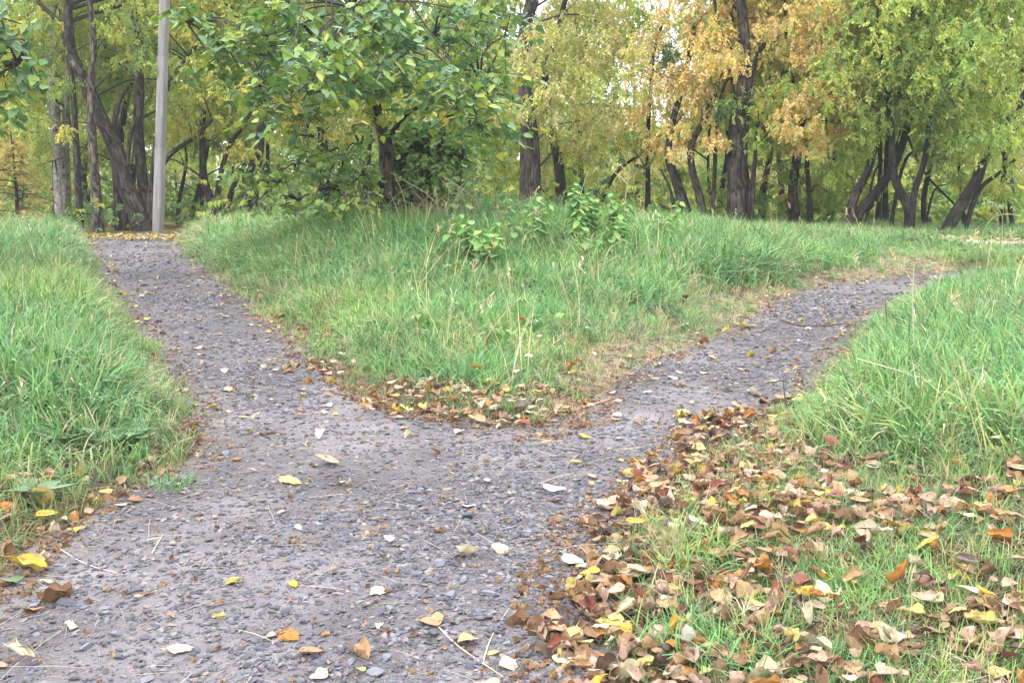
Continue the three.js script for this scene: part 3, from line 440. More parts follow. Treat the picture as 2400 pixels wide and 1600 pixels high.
// ------------------------------------------------------------------ the concrete pole
{
  const base = onGround(at(368, 528, 16.7).x, -16.7), t = thing('utility_pole', 'tall pale grey concrete utility pole behind the left path', 'pole', base);
  const g = new THREE.BufferGeometry(), p = [], ix = [], hgt = 9.5, w0 = 0.078, w1 = 0.058, d0 = 0.064, d1 = 0.048, ch = 0.016, ring = (w, d) => [[-w + ch, -d], [w - ch, -d], [w, -d + ch], [w, d - ch], [w - ch, d], [-w + ch, d], [-w, d - ch], [-w, -d + ch]];
  const n = 14; for (let i = 0; i < n; i++) for (let e = 0; e < 8; e++) { const t0 = i / n, t1 = (i + 1) / n, a = ring(lerp(w0, w1, t0), lerp(d0, d1, t0)), b = ring(lerp(w0, w1, t1), lerp(d0, d1, t1)), f = (e + 1) % 8, k = p.length / 3; p.push(a[e][0], t0 * hgt - 0.1, a[e][1], a[f][0], t0 * hgt - 0.1, a[f][1], b[e][0], t1 * hgt - 0.1, b[e][1], b[f][0], t1 * hgt - 0.1, b[f][1]); ix.push(k, k + 2, k + 1, k + 1, k + 2, k + 3); }
  const k = p.length / 3; for (const [x, z] of ring(w1, d1)) p.push(x, hgt - 0.1, z); for (let e = 1; e < 7; e++) ix.push(k, k + e + 1, k + e);
  g.setAttribute('position', new THREE.Float32BufferAttribute(p, 3)); const uv = []; for (let i = 0; i < p.length; i += 3) uv.push(p[i] * 2 + p[i + 2] * 2, p[i + 1] * 0.7); g.setAttribute('uv', new THREE.Float32BufferAttribute(uv, 2)); g.setIndex(ix); g.computeVertexNormals();
  const conc = dataMap(256, (u, v) => { const a = tile(u, v, 4, 6), s = smooth(0.7, 0.78, tile(u + 0.3, v, 32, 2)), q = 0.82 + a * 0.26 - s * 0.05; const w = 0.8 + 0.4 * tile(u, v, 8, 3, 2) ; return [0.56 * q * w, 0.55 * q * w, 0.545 * q * w]; }, true);
  mesh('shaft', g, std({ map: conc, bumpMap: soilBump, bumpScale: 0.003, roughness: 0.9 }), t);
  t.rotation.set(0, -0.42, 0); const lean = new THREE.Quaternion().setFromAxisAngle(V(0, 0, 1), -0.072); t.quaternion.premultiply(lean);
}

// ------------------------------------------------------------------ the central tree: broad leaves, its nearest ones as single parts
function broadLeafGeo(seed) { const r = rngOf(seed), cu = between(r, -0.6, 0.6), cr = between(r, -0.5, 1.1); return deadLeafGeo(seed, 0.64, cr, cu, 0.03, 2); }
const broadLeaves = [broadLeafGeo(301), broadLeafGeo(302), broadLeafGeo(303), broadLeafGeo(304)];
const leafTones = [[0.085, 0.19, 0.085], [0.105, 0.225, 0.075], [0.15, 0.28, 0.055], [0.24, 0.37, 0.055], [0.36, 0.43, 0.05], [0.54, 0.48, 0.05], [0.60, 0.40, 0.05]];
const mTones = leafTones.map((c) => phy({ color: col(...c), roughness: 0.97, transmission: 0.42, clearcoat: 0.4, clearcoatRoughness: 0.4 }));
function leafyCrown(g, r, base, bunches, perBunch, L, weights, twigs, singles) { // bunches: {c, from, rad}
  const list = [];
  for (const b of bunches) {
    const from = b.from, mid = from.clone().lerp(b.c, 0.55).add(V(gauss(r) * 0.06, 0.06, gauss(r) * 0.06)); twigs.push(tube([from, mid, b.c], [0.012, 0.008, 0.004], 5, 5));
    for (let s = 0; s < b.shoots; s++) {
      const d = V(gauss(r), gauss(r) * 0.5 - 0.25, gauss(r)).normalize(), len = b.rad * between(r, 0.6, 1.2), end = b.c.clone().addScaledVector(d, len); end.y -= 0.12 * len; twigs.push(tube([b.c, b.c.clone().addScaledVector(d, len * 0.5), end], [0.004, 0.003, 0.0015], 3, 3));
      const bias = r();
      for (let i = 0; i < perBunch; i++) {
        const t = (i + 1) / perBunch, p = b.c.clone().lerp(end, t).add(V(gauss(r) * 0.03, gauss(r) * 0.025 - 0.02, gauss(r) * 0.03)), size = L * between(r, 0.7, 1.2), ry = Math.atan2(d.x, d.z) + (i % 2 ? 1 : -1) * between(r, 0.4, 1.3), k = clamp(Math.floor(weights(p, r, bias)), 0, leafTones.length - 1);
        list.push({ p, size, k, e: [between(r, 0.15, 1.0), ry, gauss(r) * 0.35] });
      }
    }
  }
  const eye = V(0, EYE, 0).sub(base); const inView = (p) => { const f = frameOf(p.clone().add(base)); return f[0] > 0 && f[0] < 2400 && f[1] > -10 && f[1] < 1600 ? f[2] : 1e9; };
  list.forEach((l) => { l.s = l.size / inView(l.p); }); list.sort((a, b) => b.s - a.s);
  list.slice(0, singles).forEach((l) => { const m = mesh('leaf', pick(r, broadLeaves), mTones[l.k], g); m.position.copy(l.p); m.rotation.set(l.e[0], l.e[1], l.e[2], 'YXZ'); m.scale.setScalar(l.size); });
  instanced('foliage', broadLeaves[0], mLeafGloss, list.slice(singles).map((l) => ({ m: matrix(l.p, l.e[0], l.e[1], l.e[2], l.size), c: vary(r, leafTones[l.k], 0.12) })), g);
}
{
  const D = 9.6, r = rngOf(77), b0 = at(901, 490, D), base = onGround(b0.x, b0.z), g = thing('bird_cherry_tree', 'broad-leaved green tree with curved dark trunk in the middle of the wedge', 'tree', base), twigs = [];
  const st = stemOf(D, [[901, 500], [906, 440], [907, 402], [903, 325], [884, 275], [861, 233], [842, 203], [825, 150], [815, 90]], 44, 15, 4.3, base, r);
  mesh('trunk', tube(st.pts, st.rad, 14, 60, 0.35, 9), bark(0.5, 0.42, 0.34), g);
  const limbs = [[[896, 255], [915, 190], [949, 110], [1014, 65], [1040, 10], [1070, -60]], [[850, 215], [780, 190], [700, 165], [620, 150], [540, 110]], [[905, 330], [960, 270], [1050, 235], [1130, 215]], [[842, 205], [780, 130], [720, 60], [680, -30]], [[885, 275], [860, 180], [880, 80], [900, -30]]].map((q, i) => { const s = stemOf(D, q, [17, 12, 12, 13, 15][i], 4, 0, base, r); s.pts[0] = at(q[0][0], q[0][1], D).sub(base); s.pts.forEach((p, j) => { p.z += [-0.5, 1.6, 0.6, 0.9, 2.4][i] * (j / s.pts.length); }); mesh('limb', tube(s.pts, s.rad, 7, 24, 0.25, i + 3), mBarkDark, g); return s; });
  const anchors = [st, ...limbs].flatMap((s, i) => s.pts.slice(i ? 1 : 5)), bunches = [];
  const add = (px, py, DD, rad, shoots) => { const c = at(px, py, DD).sub(base); let best = anchors[0]; for (const a of anchors) if (a.distanceTo(c) < best.distanceTo(c)) best = a; bunches.push({ c, from: best.clone(), rad, shoots }); };
  for (let k = 0; k < 112; k++) { // the crown over the frame's upper middle, its underside rising from left to right
    const px = between(r, 600, 1200), py = between(r, -20, 300), under = 235 + 75 * smooth(760, 620, px) * r() + 130 * smooth(940, 1120, px) * smooth(1240, 1150, px) * r(); if (py > under) continue; if (px < 830 && py < 120 && r() < 0.25) continue;
    add(px, py, D + gauss(r) * 1.0 - 0.4, between(r, 0.22, 0.42), 4);
  }
  for (const [px, py, DD] of [[850, 60, 7.2], [900, 90, 7.2], [940, 60, 7.4], [880, 20, 7.1], [800, 40, 7.4], [930, 120, 7.3], [630, 260, 7.8], [660, 240, 7.9], [700, 260, 8], [610, 200, 7.9], [560, 160, 8], [520, 90, 8], [470, 40, 8.2], [430, 20, 8.2], [560, 60, 8], [640, 90, 8], [1140, 180, 8.4], [1160, 250, 8.6], [1120, 290, 8.6], [1080, 260, 8.4], [1080, 180, 8.2], [980, 220, 8.2], [900, 210, 8], [760, 220, 8], [720, 170, 8], [500, 140, 8.2], [860, 250, 8.6]]) add(px, py, DD, 0.26, 5);
  for (let k = 0; k < 70; k++) { const a = r() * 6.28, q = 1.9 * Math.sqrt(r()), y = between(r, 2.3, 4.6); bunches.push({ c: V(st.pts[6].x + Math.cos(a) * q, y, st.pts[6].z + Math.sin(a) * q), from: pointOn(st, y - 0.3), rad: 0.42, shoots: 6 }); }
  leafyCrown(g, r, base, bunches, 9, 0.09, (p, q, bias) => { const f = frameOf(p.clone().add(base)); const low = smooth(120, 280, f[1]); return q() < 0.4 ? bias * 2.4 + q() * 1.4 : 0.7 + bias * 2.7 + q() * 3.0 * (0.6 + low * 0.6); }, twigs, 260);
  mesh('branches', mergeGeometries(twigs), mTwig, g).userData.kind = 'stuff';
}
{ // a branch hanging in from a tree beyond the left edge
  const D = 7.2, r = rngOf(78), b0 = at(-420, 500, D), base = onGround(b0.x, b0.z), g = thing('overhanging_tree', 'broad-leaved tree hanging its branches in from beyond the left edge', 'tree', base), twigs = [];
  const st = stemOf(D, [[-420, 640], [-410, 400], [-390, 150], [-360, -60]], 46, 26, 4.6, base, r); mesh('trunk', tube(st.pts, st.rad, 10, 30, 0.3, 5), mBarkDark, g);
  const lb = stemOf(D, [[-385, 150], [-200, 40], [-60, 70], [40, 150]], 16, 4, 0, base, r); lb.pts[0] = at(-385, 150, D).sub(base); mesh('limb', tube(lb.pts, lb.rad, 6, 20, 0.2, 5), mBarkDark, g);
  const bunches = []; for (const [px, py] of [[10, 70], [40, 90], [70, 150], [20, 150], [45, 190], [15, 210], [-40, 120], [-60, 200], [-20, 20], [60, 60], [0, 250], [-100, 80], [-160, 140]]) { const c = at(px, py, D + gauss(r) * 0.3).sub(base); let best = lb.pts[1]; for (const a of lb.pts) if (a.distanceTo(c) < best.distanceTo(c)) best = a; bunches.push({ c, from: best.clone(), rad: 0.2, shoots: 3 }); }
  for (let k = 0; k < 40; k++) { const a = r() * 6.28, q = 1.5 * Math.sqrt(r()), y = between(r, 2.2, 4.8); bunches.push({ c: V(st.pts[2].x - 0.4 + Math.cos(a) * q, y, st.pts[2].z + Math.sin(a) * q), from: pointOn(st, y - 0.3), rad: 0.45, shoots: 6 }); }
  leafyCrown(g, r, base, bunches, 7, 0.095, (p, q, bias) => q() < 0.4 ? bias * 2 : bias * 4 + q() * 2.6, twigs, 60);
  mesh('branches', mergeGeometries(twigs), mTwig, g).userData.kind = 'stuff';
}
// ------------------------------------------------------------------ shrubs
function shrub(name, label, D, px, stems, spots, L, tone, singles, perBunch, seed, wood = mTwigPale) {
  const r = rngOf(seed), b0 = at(px, 500, D), base = onGround(b0.x, b0.z), g = thing(name, label, 'shrub', base), twigs = [], anchors = [];
  for (const q of stems) { const s = stemOf(D, q.p, q.w, q.w * 0.35, 0, base, r); if (q.free) s.pts[0] = at(q.p[0][0], q.p[0][1], D).sub(base); s.pts.forEach((p, j) => { p.z += (q.dz ?? 0) * (j / s.pts.length); }); mesh('stem', tube(s.pts, s.rad, 6, 18, 0.1, r() * 40), q.m ?? wood, g); anchors.push(...s.pts); }
  const bunches = spots.map(([x, y, dD, rad, shoots]) => { const c = at(x, y, D + dD).sub(base); let best = anchors[0]; for (const a of anchors) if (a.distanceTo(c) < best.distanceTo(c)) best = a; return { c, from: best.clone(), rad, shoots }; });
  leafyCrown(g, r, base, bunches, perBunch, L, tone, twigs, singles);
  mesh('twigs', mergeGeometries(twigs), mTwig, g).userData.kind = 'stuff';
}
{
  const r = rngOf(91), a = [], b = [];
  for (let k = 0; k < 52; k++) { const x = between(r, 620, 880), y = between(r, 360, 490); a.push([x, y, gauss(r) * 0.5, 0.22, 3]); }
  for (const [x, y] of [[590, 450], [610, 405], [570, 420], [690, 345], [720, 340], [740, 370], [660, 400], [760, 350], [600, 475], [640, 440], [700, 400], [545, 400], [770, 400], [850, 330], [845, 290]]) a.push([x, y, -0.3, 0.16, 3]);
  shrub('arching_shrub', 'light green shrub with arching pale stems left of the central trunk', 9.4, 790, [{ p: [[720, 500], [700, 470], [660, 430], [610, 408], [570, 425]], w: 4 }, { p: [[830, 500], [800, 430], [770, 400], [730, 392], [690, 396]], w: 4 }, { p: [[800, 500], [770, 440], [740, 420], [700, 412], [650, 402]], w: 3.4 }, { p: [[840, 500], [790, 420], [760, 360], [735, 320]], w: 3.4 }, { p: [[860, 500], [850, 420], [845, 340]], w: 4 }], a, 0.075, (p, q, s) => 1.4 + s * 2 + q() * 1.3, 130, 6, 92);
  for (let k = 0; k < 170; k++) { const x = between(r, 915, 1100), y = between(r, 290, 490), e = ((x - 1010) / 90) ** 2 + ((y - 385) / 105) ** 2; if (e > 1.1) continue; b.push([x, y, gauss(r) * 0.45 + 0.5, 0.24, 4]); }
  shrub('dark_shrub', 'dense dark green shrub right of the central trunk', 9.9, 1000, [{ p: [[960, 500], [965, 420], [975, 330]], w: 5 }, { p: [[1000, 500], [1010, 420], [1030, 340]], w: 5 }, { p: [[1030, 500], [1050, 430], [1085, 370]], w: 5 }, { p: [[980, 500], [990, 400], [1000, 310]], w: 5 }], b, 0.085, (p, q, s) => 1.2 + s * 1.6 + q() * 1.4, 40, 8, 93, mTwig);
}
{ // young larch at the left edge
  const r = rngOf(95), D = 16.8, b0 = at(38, 500, D), base = onGround(b0.x, b0.z), g = thing('young_larch', 'small ochre-yellow larch with feathery needles at the left edge', 'tree', base), twigs = [], list = [];
  mesh('trunk', tube([V(0, -0.05, 0), V(0.02, 0.8, 0), V(-0.02, 1.6, 0)], [0.035, 0.025, 0.008], 7, 10, 0.2, 3), mBarkDark, g);
  for (let k = 0; k < 70; k++) { const y = between(r, 0.12, 1.5), a = r() * 6.28, len = (1.62 - y) * 0.52 * between(r, 0.7, 1.15), e = V(Math.cos(a) * len, y - 0.05 - len * 0.12, Math.sin(a) * len); twigs.push(tube([V(0, y, 0), e.clone().multiplyScalar(0.5).setY(y + 0.03), e], [0.008, 0.006, 0.003], 4, 4)); for (let i = 0; i < 12; i++) { const t = between(r, 0.2, 1), q = V(0, y, 0).lerp(e, t); list.push({ m: matrix(q.add(V(gauss(r) * 0.04, gauss(r) * 0.03, gauss(r) * 0.04)), between(r, -0.1, 0.5), Math.PI / 2 - a + gauss(r) * 0.7, 0, between(r, 0.16, 0.26)), c: vary(r, pick(r, PAL.ochre), 0.2) }); } }
  mesh('branches', mergeGeometries(twigs), mTwig, g).userData.kind = 'stuff'; instanced('foliage', feather, mLeaf, list, g);
}

// ------------------------------------------------------------------ weeds in the wedge
const weedTones = [[0.16, 0.35, 0.09], [0.13, 0.29, 0.08], [0.20, 0.38, 0.10], [0.26, 0.38, 0.08]].map((c) => phy({ color: col(...c), roughness: 0.97, transmission: 0.36, clearcoat: 0.06, clearcoatRoughness: 0.45 })), mWeedStem = std({ color: col(0.2, 0.2, 0.07), roughness: 0.8 });
function weed(px, py, hgt, leaves, L, label, seed) {
  const r = rngOf(seed), base = hit(px, py), g = thing('leafy_weed', label, 'weed', base);
  for (let q = 0; q < 3; q++) {
    const foot = V(gauss(r) * 0.05, -0.03, gauss(r) * 0.05), tip = V(foot.x + gauss(r) * 0.1, hgt * between(r, 1.05, 1.5), foot.z + gauss(r) * 0.1);
    mesh('stem', tube([foot, foot.clone().lerp(tip, 0.5).add(V(gauss(r) * 0.03, 0, gauss(r) * 0.03)), tip], [0.006, 0.005, 0.002], 5, 8), mWeedStem, g);
    for (let k = 0; k < leaves; k++) { const t = 0.4 + 0.6 * (k + 1) / leaves, a = k * 2.4 + r() * 0.6, len = L * between(r, 0.65, 1.25) * (1.25 - 0.5 * t), d = V(Math.sin(a), 0, Math.cos(a)), p = foot.clone().lerp(tip, t).addScaledVector(d, len * 0.6); const m = mesh('leaf', pick(r, broadLeaves), pick(r, weedTones), g); m.position.copy(p); m.rotation.set(between(r, 0.1, 0.8), a, gauss(r) * 0.2, 'YXZ'); m.scale.setScalar(len); }
  }
}
[[1120, 640, 0.28, 22, 0.1, 'big pale-leaved weed in the middle of the grass wedge'], [1150, 655, 0.22, 20, 0.09, 'dark-shaded leafy weed just right of the big pale-leaved one'], [1085, 620, 0.25, 14, 0.085, 'yellow-green weed just left of the big pale-leaved one'], [1250, 610, 0.36, 18, 0.08, 'weed with several thin stems behind the wedge centre'], [1285, 600, 0.34, 16, 0.08, 'thin weed left of the bright green clump'], [1345, 600, 0.34, 34, 0.085, 'tall bright green weed left in the clump under the bare stalk'], [1390, 600, 0.38, 36, 0.085, 'tallest bright green weed of the clump under the bare stalk'], [1430, 605, 0.34, 34, 0.085, 'bright green weed right in the clump under the bare stalk'], [1460, 620, 0.28, 28, 0.08, 'low bright weed at the right foot of the clump'], [1370, 630, 0.3, 18, 0.08, 'low light green weed in front of the clump'], [590, 565, 0.22, 16, 0.1, 'flat light green weed left of the wedge crest'], [630, 560, 0.2, 16, 0.1, 'flat light green weed beside its twin at the wedge crest'], [1090, 560, 0.5, 10, 0.09, 'pale tall weed right of the dark shrub'], [1185, 560, 0.42, 12, 0.08, 'thin pale weed in front of the sturdy grey trunk'], [1570, 610, 0.34, 18, 0.08, 'bluish green weed under the forked grey trunk']].forEach((a, i) => weed(...a, 600 + i));
{ // dead stems at the foot of the dark shrub
  const r = rngOf(640), D = 9.0, b0 = at(1030, 500, D), base = onGround(b0.x, b0.z), g = thing('dead_weed', 'clump of dry brown stems at the foot of the dark shrub', 'weed', base), m = [std({ color: col(0.28, 0.2, 0.13), roughness: 0.9 }), std({ color: col(0.42, 0.35, 0.24), roughness: 0.9 }), std({ color: col(0.14, 0.1, 0.07), roughness: 0.9 })];
  for (let k = 0; k < 46; k++) { const x = gauss(r) * 0.22, z = gauss(r) * 0.15, h = between(r, 0.3, 0.62), a = V(x, ground(base.x + x, base.z + z) - base.y - 0.02, z); mesh('stem', tube([a, a.clone().add(V(gauss(r) * 0.05, h * 0.55, gauss(r) * 0.05)), a.clone().add(V(gauss(r) * 0.2, h, gauss(r) * 0.12))], [0.0045, 0.0035, 0.002], 4, 6), pick(r, m), g); }
}
// broad flat-leaved rosettes at the left verge
[[150, 1062, 'dark green broad-leaved rosette among the leaves at the left verge', 7], [290, 1060, 'larger broad-leaved rosette spread flat by the left path edge', 9], [80, 1195, 'small broad-leaved rosette low on the left verge', 5]].forEach(([px, py, label, n], i) => {
  const r = rngOf(650 + i), base = hit(px, py), g = thing('plantain', label, 'weed', base), m1 = phy({ color: col(0.10, 0.19, 0.085), roughness: 0.97, transmission: 0.2, clearcoat: 0.4, clearcoatRoughness: 0.4 });
  mesh('crown', tube([V(0, -0.02, 0), V(0, 0.02, 0)], [0.012, 0.006], 6, 2), mWeedStem, g);
  for (let k = 0; k < n; k++) { const a = k * 2.399 + r(), len = between(r, 0.07, 0.12), d = V(Math.sin(a), 0, Math.cos(a)), m = mesh('leaf', pick(r, broadLeaves), m1, g); m.position.copy(d.multiplyScalar(len * 0.62)).add(V(0, 0.06, 0)); m.rotation.set(between(r, -0.35, 0.1), a, gauss(r) * 0.15, 'YXZ'); m.scale.set(len * 0.95, len * 0.8, len); }
});

// ------------------------------------------------------------------ grass
const lush = [tuftGeo(1, 11, 0.2, 0.036, 0.4, 2.0, 0.6, 5), tuftGeo(2, 10, 0.26, 0.042, 0.7, 2.5, 0.7, 5), tuftGeo(3, 12, 0.2, 0.03, 0.3, 1.5, 0.5, 4)], shortGrass = [tuftGeo(4, 14, 0.3, 0.03, 0.4, 1.8, 0.9, 3), tuftGeo(5, 12, 0.4, 0.026, 0.6, 2.2, 1.1, 3)];
const GRASS = { lush: [[0.105, 0.27, 0.075], [0.13, 0.32, 0.085], [0.17, 0.37, 0.10], [0.085, 0.21, 0.07], [0.23, 0.37, 0.09]], dry: [[0.46, 0.39, 0.20], [0.40, 0.35, 0.16], [0.32, 0.33, 0.12], [0.52, 0.45, 0.27]] };
const inFrame = (x, z) => -z > 1.2 && Math.abs(x) < -z * 0.52 + 1.0;
const scatter = (cells, f) => { for (const [z0, z1, per] of cells) for (let z = z0; z > z1; z -= 0.25) for (let x = -11; x < 11; x += 0.25) if (inFrame(x, z)) { const n = per * 0.0625, k = Math.floor(n) + (R() < n % 1 ? 1 : 0); for (let i = 0; i < k; i++) f(x + R() * 0.25, z - R() * 0.25); } };
{
  const sets = { left: [[], [], []], wedge: [[], [], []], right: [[], [], []] }, low = [[], []], dry = [[], []];
  scatter([[-1.2, -4, 900], [-4, -7, 760], [-7, -11, 480], [-11, -16.5, 250]], (x, z) => {
    const s = pathS(x, z) + (fbm(x * 2.2 + 80, z * 2.2, 3) - 0.5) * 0.12; if (s < 0.0 || CROSS.at(x, z) < 0.1) return;
    const d = -z, n = fbm(x * 1.1, z * 1.1 + 30, 3), bald = smooth(0.2, -0.2, BALD.at(x, z) + 0.05 + (n - 0.5) * 0.9), lit = smooth(x > 0 ? 0.3 : 0.2, -0.3, LITTER.at(x, z) + (n - 0.5) * 0.7) * (x < -0.6 ? 0.62 : 1), edge = smooth(0.0, 0.4, s);
    const side = x < -0.9 && PATH.at(x + 0.001, z) > 0 && x < -d * 0.28 - 0.0 ? 'left' : 'wedge'; let where = side; { const f = frameOf(onGround(x, z)); where = f[1] < 2000 && x > 0.3 && f[0] > 1350 + (1100 - f[1]) * 1.55 - 60 && d < 12 && f[0] > 1400 ? 'right' : x < lerp(-0.9, -4.9, clamp((d - 3.4) / 10, 0, 1)) ? 'left' : 'wedge'; }
    let h = { left: 0.27, wedge: lerp(0.15, 0.3, smooth(5, 9, d)), right: 0.24 }[where] * lerp(0.75, 1.25, n); if (where === 'wedge' && x > 2.6) h *= 0.62; if (where === 'right') h *= lerp(1, 0.45, smooth(6.5, 9, d));
    h *= lerp(0.3, 1, edge); h = lerp(h, 0.07, bald); h = lerp(h, 0.08, lit);
    const dens = lerp(0.45, 1, edge) * lerp(1, 0.6, bald) * lerp(1, 0.8, lit) * (lit > 0.4 && x > 0 ? Math.max(0.4, smooth(0.1, 0.5, noise(x * 3.1, z * 3.1 + 60)) * 1.4) : 1); if (R() > dens) return;
    const dryness = clamp(bald * 0.6 + (1 - edge) * 0.3 + (d > 12.5 ? 0.2 : 0) + lit * 0.15, 0, 0.9);
    const isDry = R() < dryness * 0.75 + 0.06 + 0.16 * smooth(0.5, 0.75, fbm(x * 1.5 + 31, z * 1.5, 3)), c = vary(R, pick(R, isDry ? GRASS.dry : GRASS.lush), 0.22).multiplyScalar(lerp(0.72, 1.2, fbm(x * 1.9 + 3, z * 1.9 + 60, 3)) * (where === 'left' ? 0.85 : 1)); if (!isDry) { const y = smooth(0.45, 0.75, fbm(x * 0.8 + 7, z * 0.8, 3)); c.r *= 1 + y * 0.45; c.g *= 1 + y * 0.12; }
    const wide = 1 + smooth(6, 14, d) * 0.5, item = { m: matrix(onGround(x, z), gauss(R) * 0.25, R() * 6.28, gauss(R) * 0.25, Math.max(h, 0.07) * wide * between(R, 0.75, 1.25), h * between(R, 0.65, 1.4), Math.max(h, 0.07) * wide * between(R, 0.75, 1.25)), c };
    if (h < 0.1) (isDry ? dry : low)[Math.floor(R() * 2)].push(item); else sets[where][Math.floor(R() * 3)].push(item);
  });
  const herbs = []; scatter([[-1.3, -7, 45], [-7, -12, 25]], (x, z) => { const s = pathS(x, z); if (s < 0.06 || LITTER.at(x, z) < 0.15) return; const n = noise(x * 1.3 + 70, z * 1.3); if (R() > smooth(0.4, 0.8, n) + 0.08) return; const lo = LITTER.at(x, z) < 0.1 || s < 0.3; herbs.push({ m: matrix(onGround(x, z, between(R, 0.01, lo ? 0.03 : 0.14)), between(R, -0.5, 0.3), R() * 6.28, gauss(R) * 0.3, between(R, 0.06, 0.13)), c: vary(R, pick(R, PAL.green), 0.25) }); });
  tag(instanced('low_herbs', broads[1], mLeaf, herbs, scene), 'small broad-leaved herbs growing among the grass', null, null, 'stuff');
  const stemGeo = ribbonGeo((p, ix) => { const q = rngOf(88); for (let k = 0; k < 3; k++) { const a = q() * 6.28; blade(p, ix, V((q() - 0.5) * 0.2, 0, (q() - 0.5) * 0.2), a, 0.1 + q() * 0.2, 1, 0.011, 0.35 + q() * 0.4, 5); } for (let k = 0; k < 14; k++) blade(p, ix, V(p[30] + (q() - 0.5) * 0.03, 0.8 + q() * 0.16, p[32] + (q() - 0.5) * 0.03), q() * 6.28, 0.4 + q() * 0.6, 0.07, 0.014, 0.3, 2); }), stems = [];
  scatter([[-2.4, -13, 5]], (x, z) => { if (PATH.at(x, z) > 0.3 && (x < 0.4 || LITTER.at(x, z) > -0.1) && R() < smooth(0.3, 0.7, noise(x * 0.9, z * 0.9 + 15))) stems.push({ m: matrix(onGround(x, z), gauss(R) * 0.2, R() * 6.28, gauss(R) * 0.2, between(R, 0.28, 0.52)), c: vary(R, pick(R, GRASS.dry), 0.2) }); });
  tag(instanced('seed_stems', stemGeo, mStraw, stems, scene), 'thin dry seed stems standing among the tall grass', null, null, 'stuff');
  const put = (name, label, lists, geos) => { const g = new THREE.Group(); g.name = name; tag(g, label, null, null, 'stuff'); scene.add(g); lists.forEach((l, i) => l.length && instanced('grass_blades', geos[i], mGrass, l, g)); };
  put('left_verge_grass', 'tall lush grass on the verge left of the path', sets.left, lush);
  put('wedge_grass', 'bright green grass filling the wedge between the two paths', sets.wedge, lush);
  put('right_verge_grass', 'loose green grass on the verge right of the path', sets.right, lush);
  put('short_grass', 'short trodden green grass along the path edges', low, shortGrass);
  put('dry_grass', 'short dry straw-coloured grass on the bare verge', dry, shortGrass);
}
// tufts standing out by themselves
[[398, 1150, 0.1, 110, 'small bright green grass tuft growing in the gravel on the left'], [1560, 1500, 0.1, 60, 'dark green grass tuft at the litter edge, bottom right'], [1760, 1580, 0.13, 80, 'large spreading green grass tuft at the bottom of the litter'], [1650, 1250, 0.08, 50, 'grass tuft amid the litter right of the path'], [1530, 470, 0.3, 30, 'tall grass tuft behind the bright green weeds']].forEach(([px, py, hgt, n, label], i) => {
  const b = py < 600 ? hit(px, 600) : hit(px, py), g = thing('grass_tuft', label, 'grass tuft', b), r = rngOf(700 + i); if (py < 600) hgt = 0.5;
  const geo = tuftGeo(700 + i, n, py < 600 ? 0.15 : 0.75, 0.035, 0.4, 1.8, 0.8, 4); const m = mesh('blades', geo, phy({ color: col(...pick(r, GRASS.lush)), roughness: 0.97, transmission: 0.32, clearcoat: 0.22, clearcoatRoughness: 0.42 }), g); m.scale.setScalar(hgt);
});

// ------------------------------------------------------------------ stalks standing out of the grass
const stalkMat = std({ color: col(0.52, 0.45, 0.30), roughness: 0.8 }), stalkDark = std({ color: col(0.13, 0.08, 0.05), roughness: 0.85 }), stalkGreen = std({ color: col(0.2, 0.25, 0.1), roughness: 0.8 });
function stalk(label, D, lines, m, headAt) {
  const b0 = at(lines[0][0][0], lines[0][0][1], D), base = V(b0.x, ground(b0.x, b0.z), b0.z), g = thing('dry_stalk', label, 'stalk', base);
  lines.forEach((l, i) => { const pts = l.map(([x, y], j) => { const p = at(x, y, D - j * 0.02); if (!i && !j) p.y = base.y - 0.02; return p.sub(base); }); mesh(i ? 'side_stem' : 'stem', tube(pts, i ? [0.0035, 0.002] : [0.0034, 0.0018], 5, pts.length * 4), m, g); });
  if (headAt) { const r = rngOf(headAt[0]), list = []; for (let k = 0; k < 34; k++) { const t = r(), p = at(lerp(headAt[0], headAt[2], t), lerp(headAt[1], headAt[3], t) + gauss(r) * 2, D).sub(base); list.push(tube([p, p.clone().add(V(gauss(r) * 0.012, -0.012, gauss(r) * 0.012))], [0.003, 0.001], 4, 2)); } mesh('seed_head', mergeGeometries(list), m, g); }
}
stalk('pale bare forked stalk standing above the bright green weeds', 8.4, [[[1463, 560], [1466, 460], [1472, 425], [1475, 392], [1466, 380]], [[1471, 432], [1455, 415], [1435, 397], [1440, 384], [1455, 388], [1470, 404]]], stalkMat);
stalk('tall thin straw stem rising from the right verge', 4.4, [[[2146, 880], [2142, 780], [2140, 700], [2143, 620]]], stalkMat);
stalk('dark brown stem standing beside the right path edge', 4.0, [[[1848, 1030], [1840, 930], [1836, 890]]], stalkDark);
stalk('second dark brown stem further up the right path edge', 5.3, [[[2082, 800], [2078, 740], [2076, 703]]], stalkDark);
stalk('arching grass stalk with a pale seed head at the right edge', 5.2, [[[2290, 640], [2300, 560], [2330, 510], [2370, 502], [2420, 520]]], stalkGreen, [2320, 474, 2410, 498]);
stalk('green bent grass stalk with seed head near the right edge', 5.0, [[[2360, 660], [2345, 580], [2350, 510], [2330, 480]]], stalkGreen, [2322, 472, 2352, 486]);
stalk('black twig sticking up out of the wedge grass', 6.6, [[[1392, 612], [1402, 590], [1408, 570]]], stalkDark);
stalk('long straw leaning across the right verge grass', 3.7, [[[1990, 910], [2150, 902], [2310, 858]]], stalkMat);
stalk('straw crossing the first one on the right verge', 3.6, [[[2350, 1140], [2170, 890], [2010, 840]]], stalkMat);
stalk('pale thin spike among the weeds left of the forked stalk', 8.2, [[[1352, 560], [1358, 470], [1378, 402]]], stalkMat);

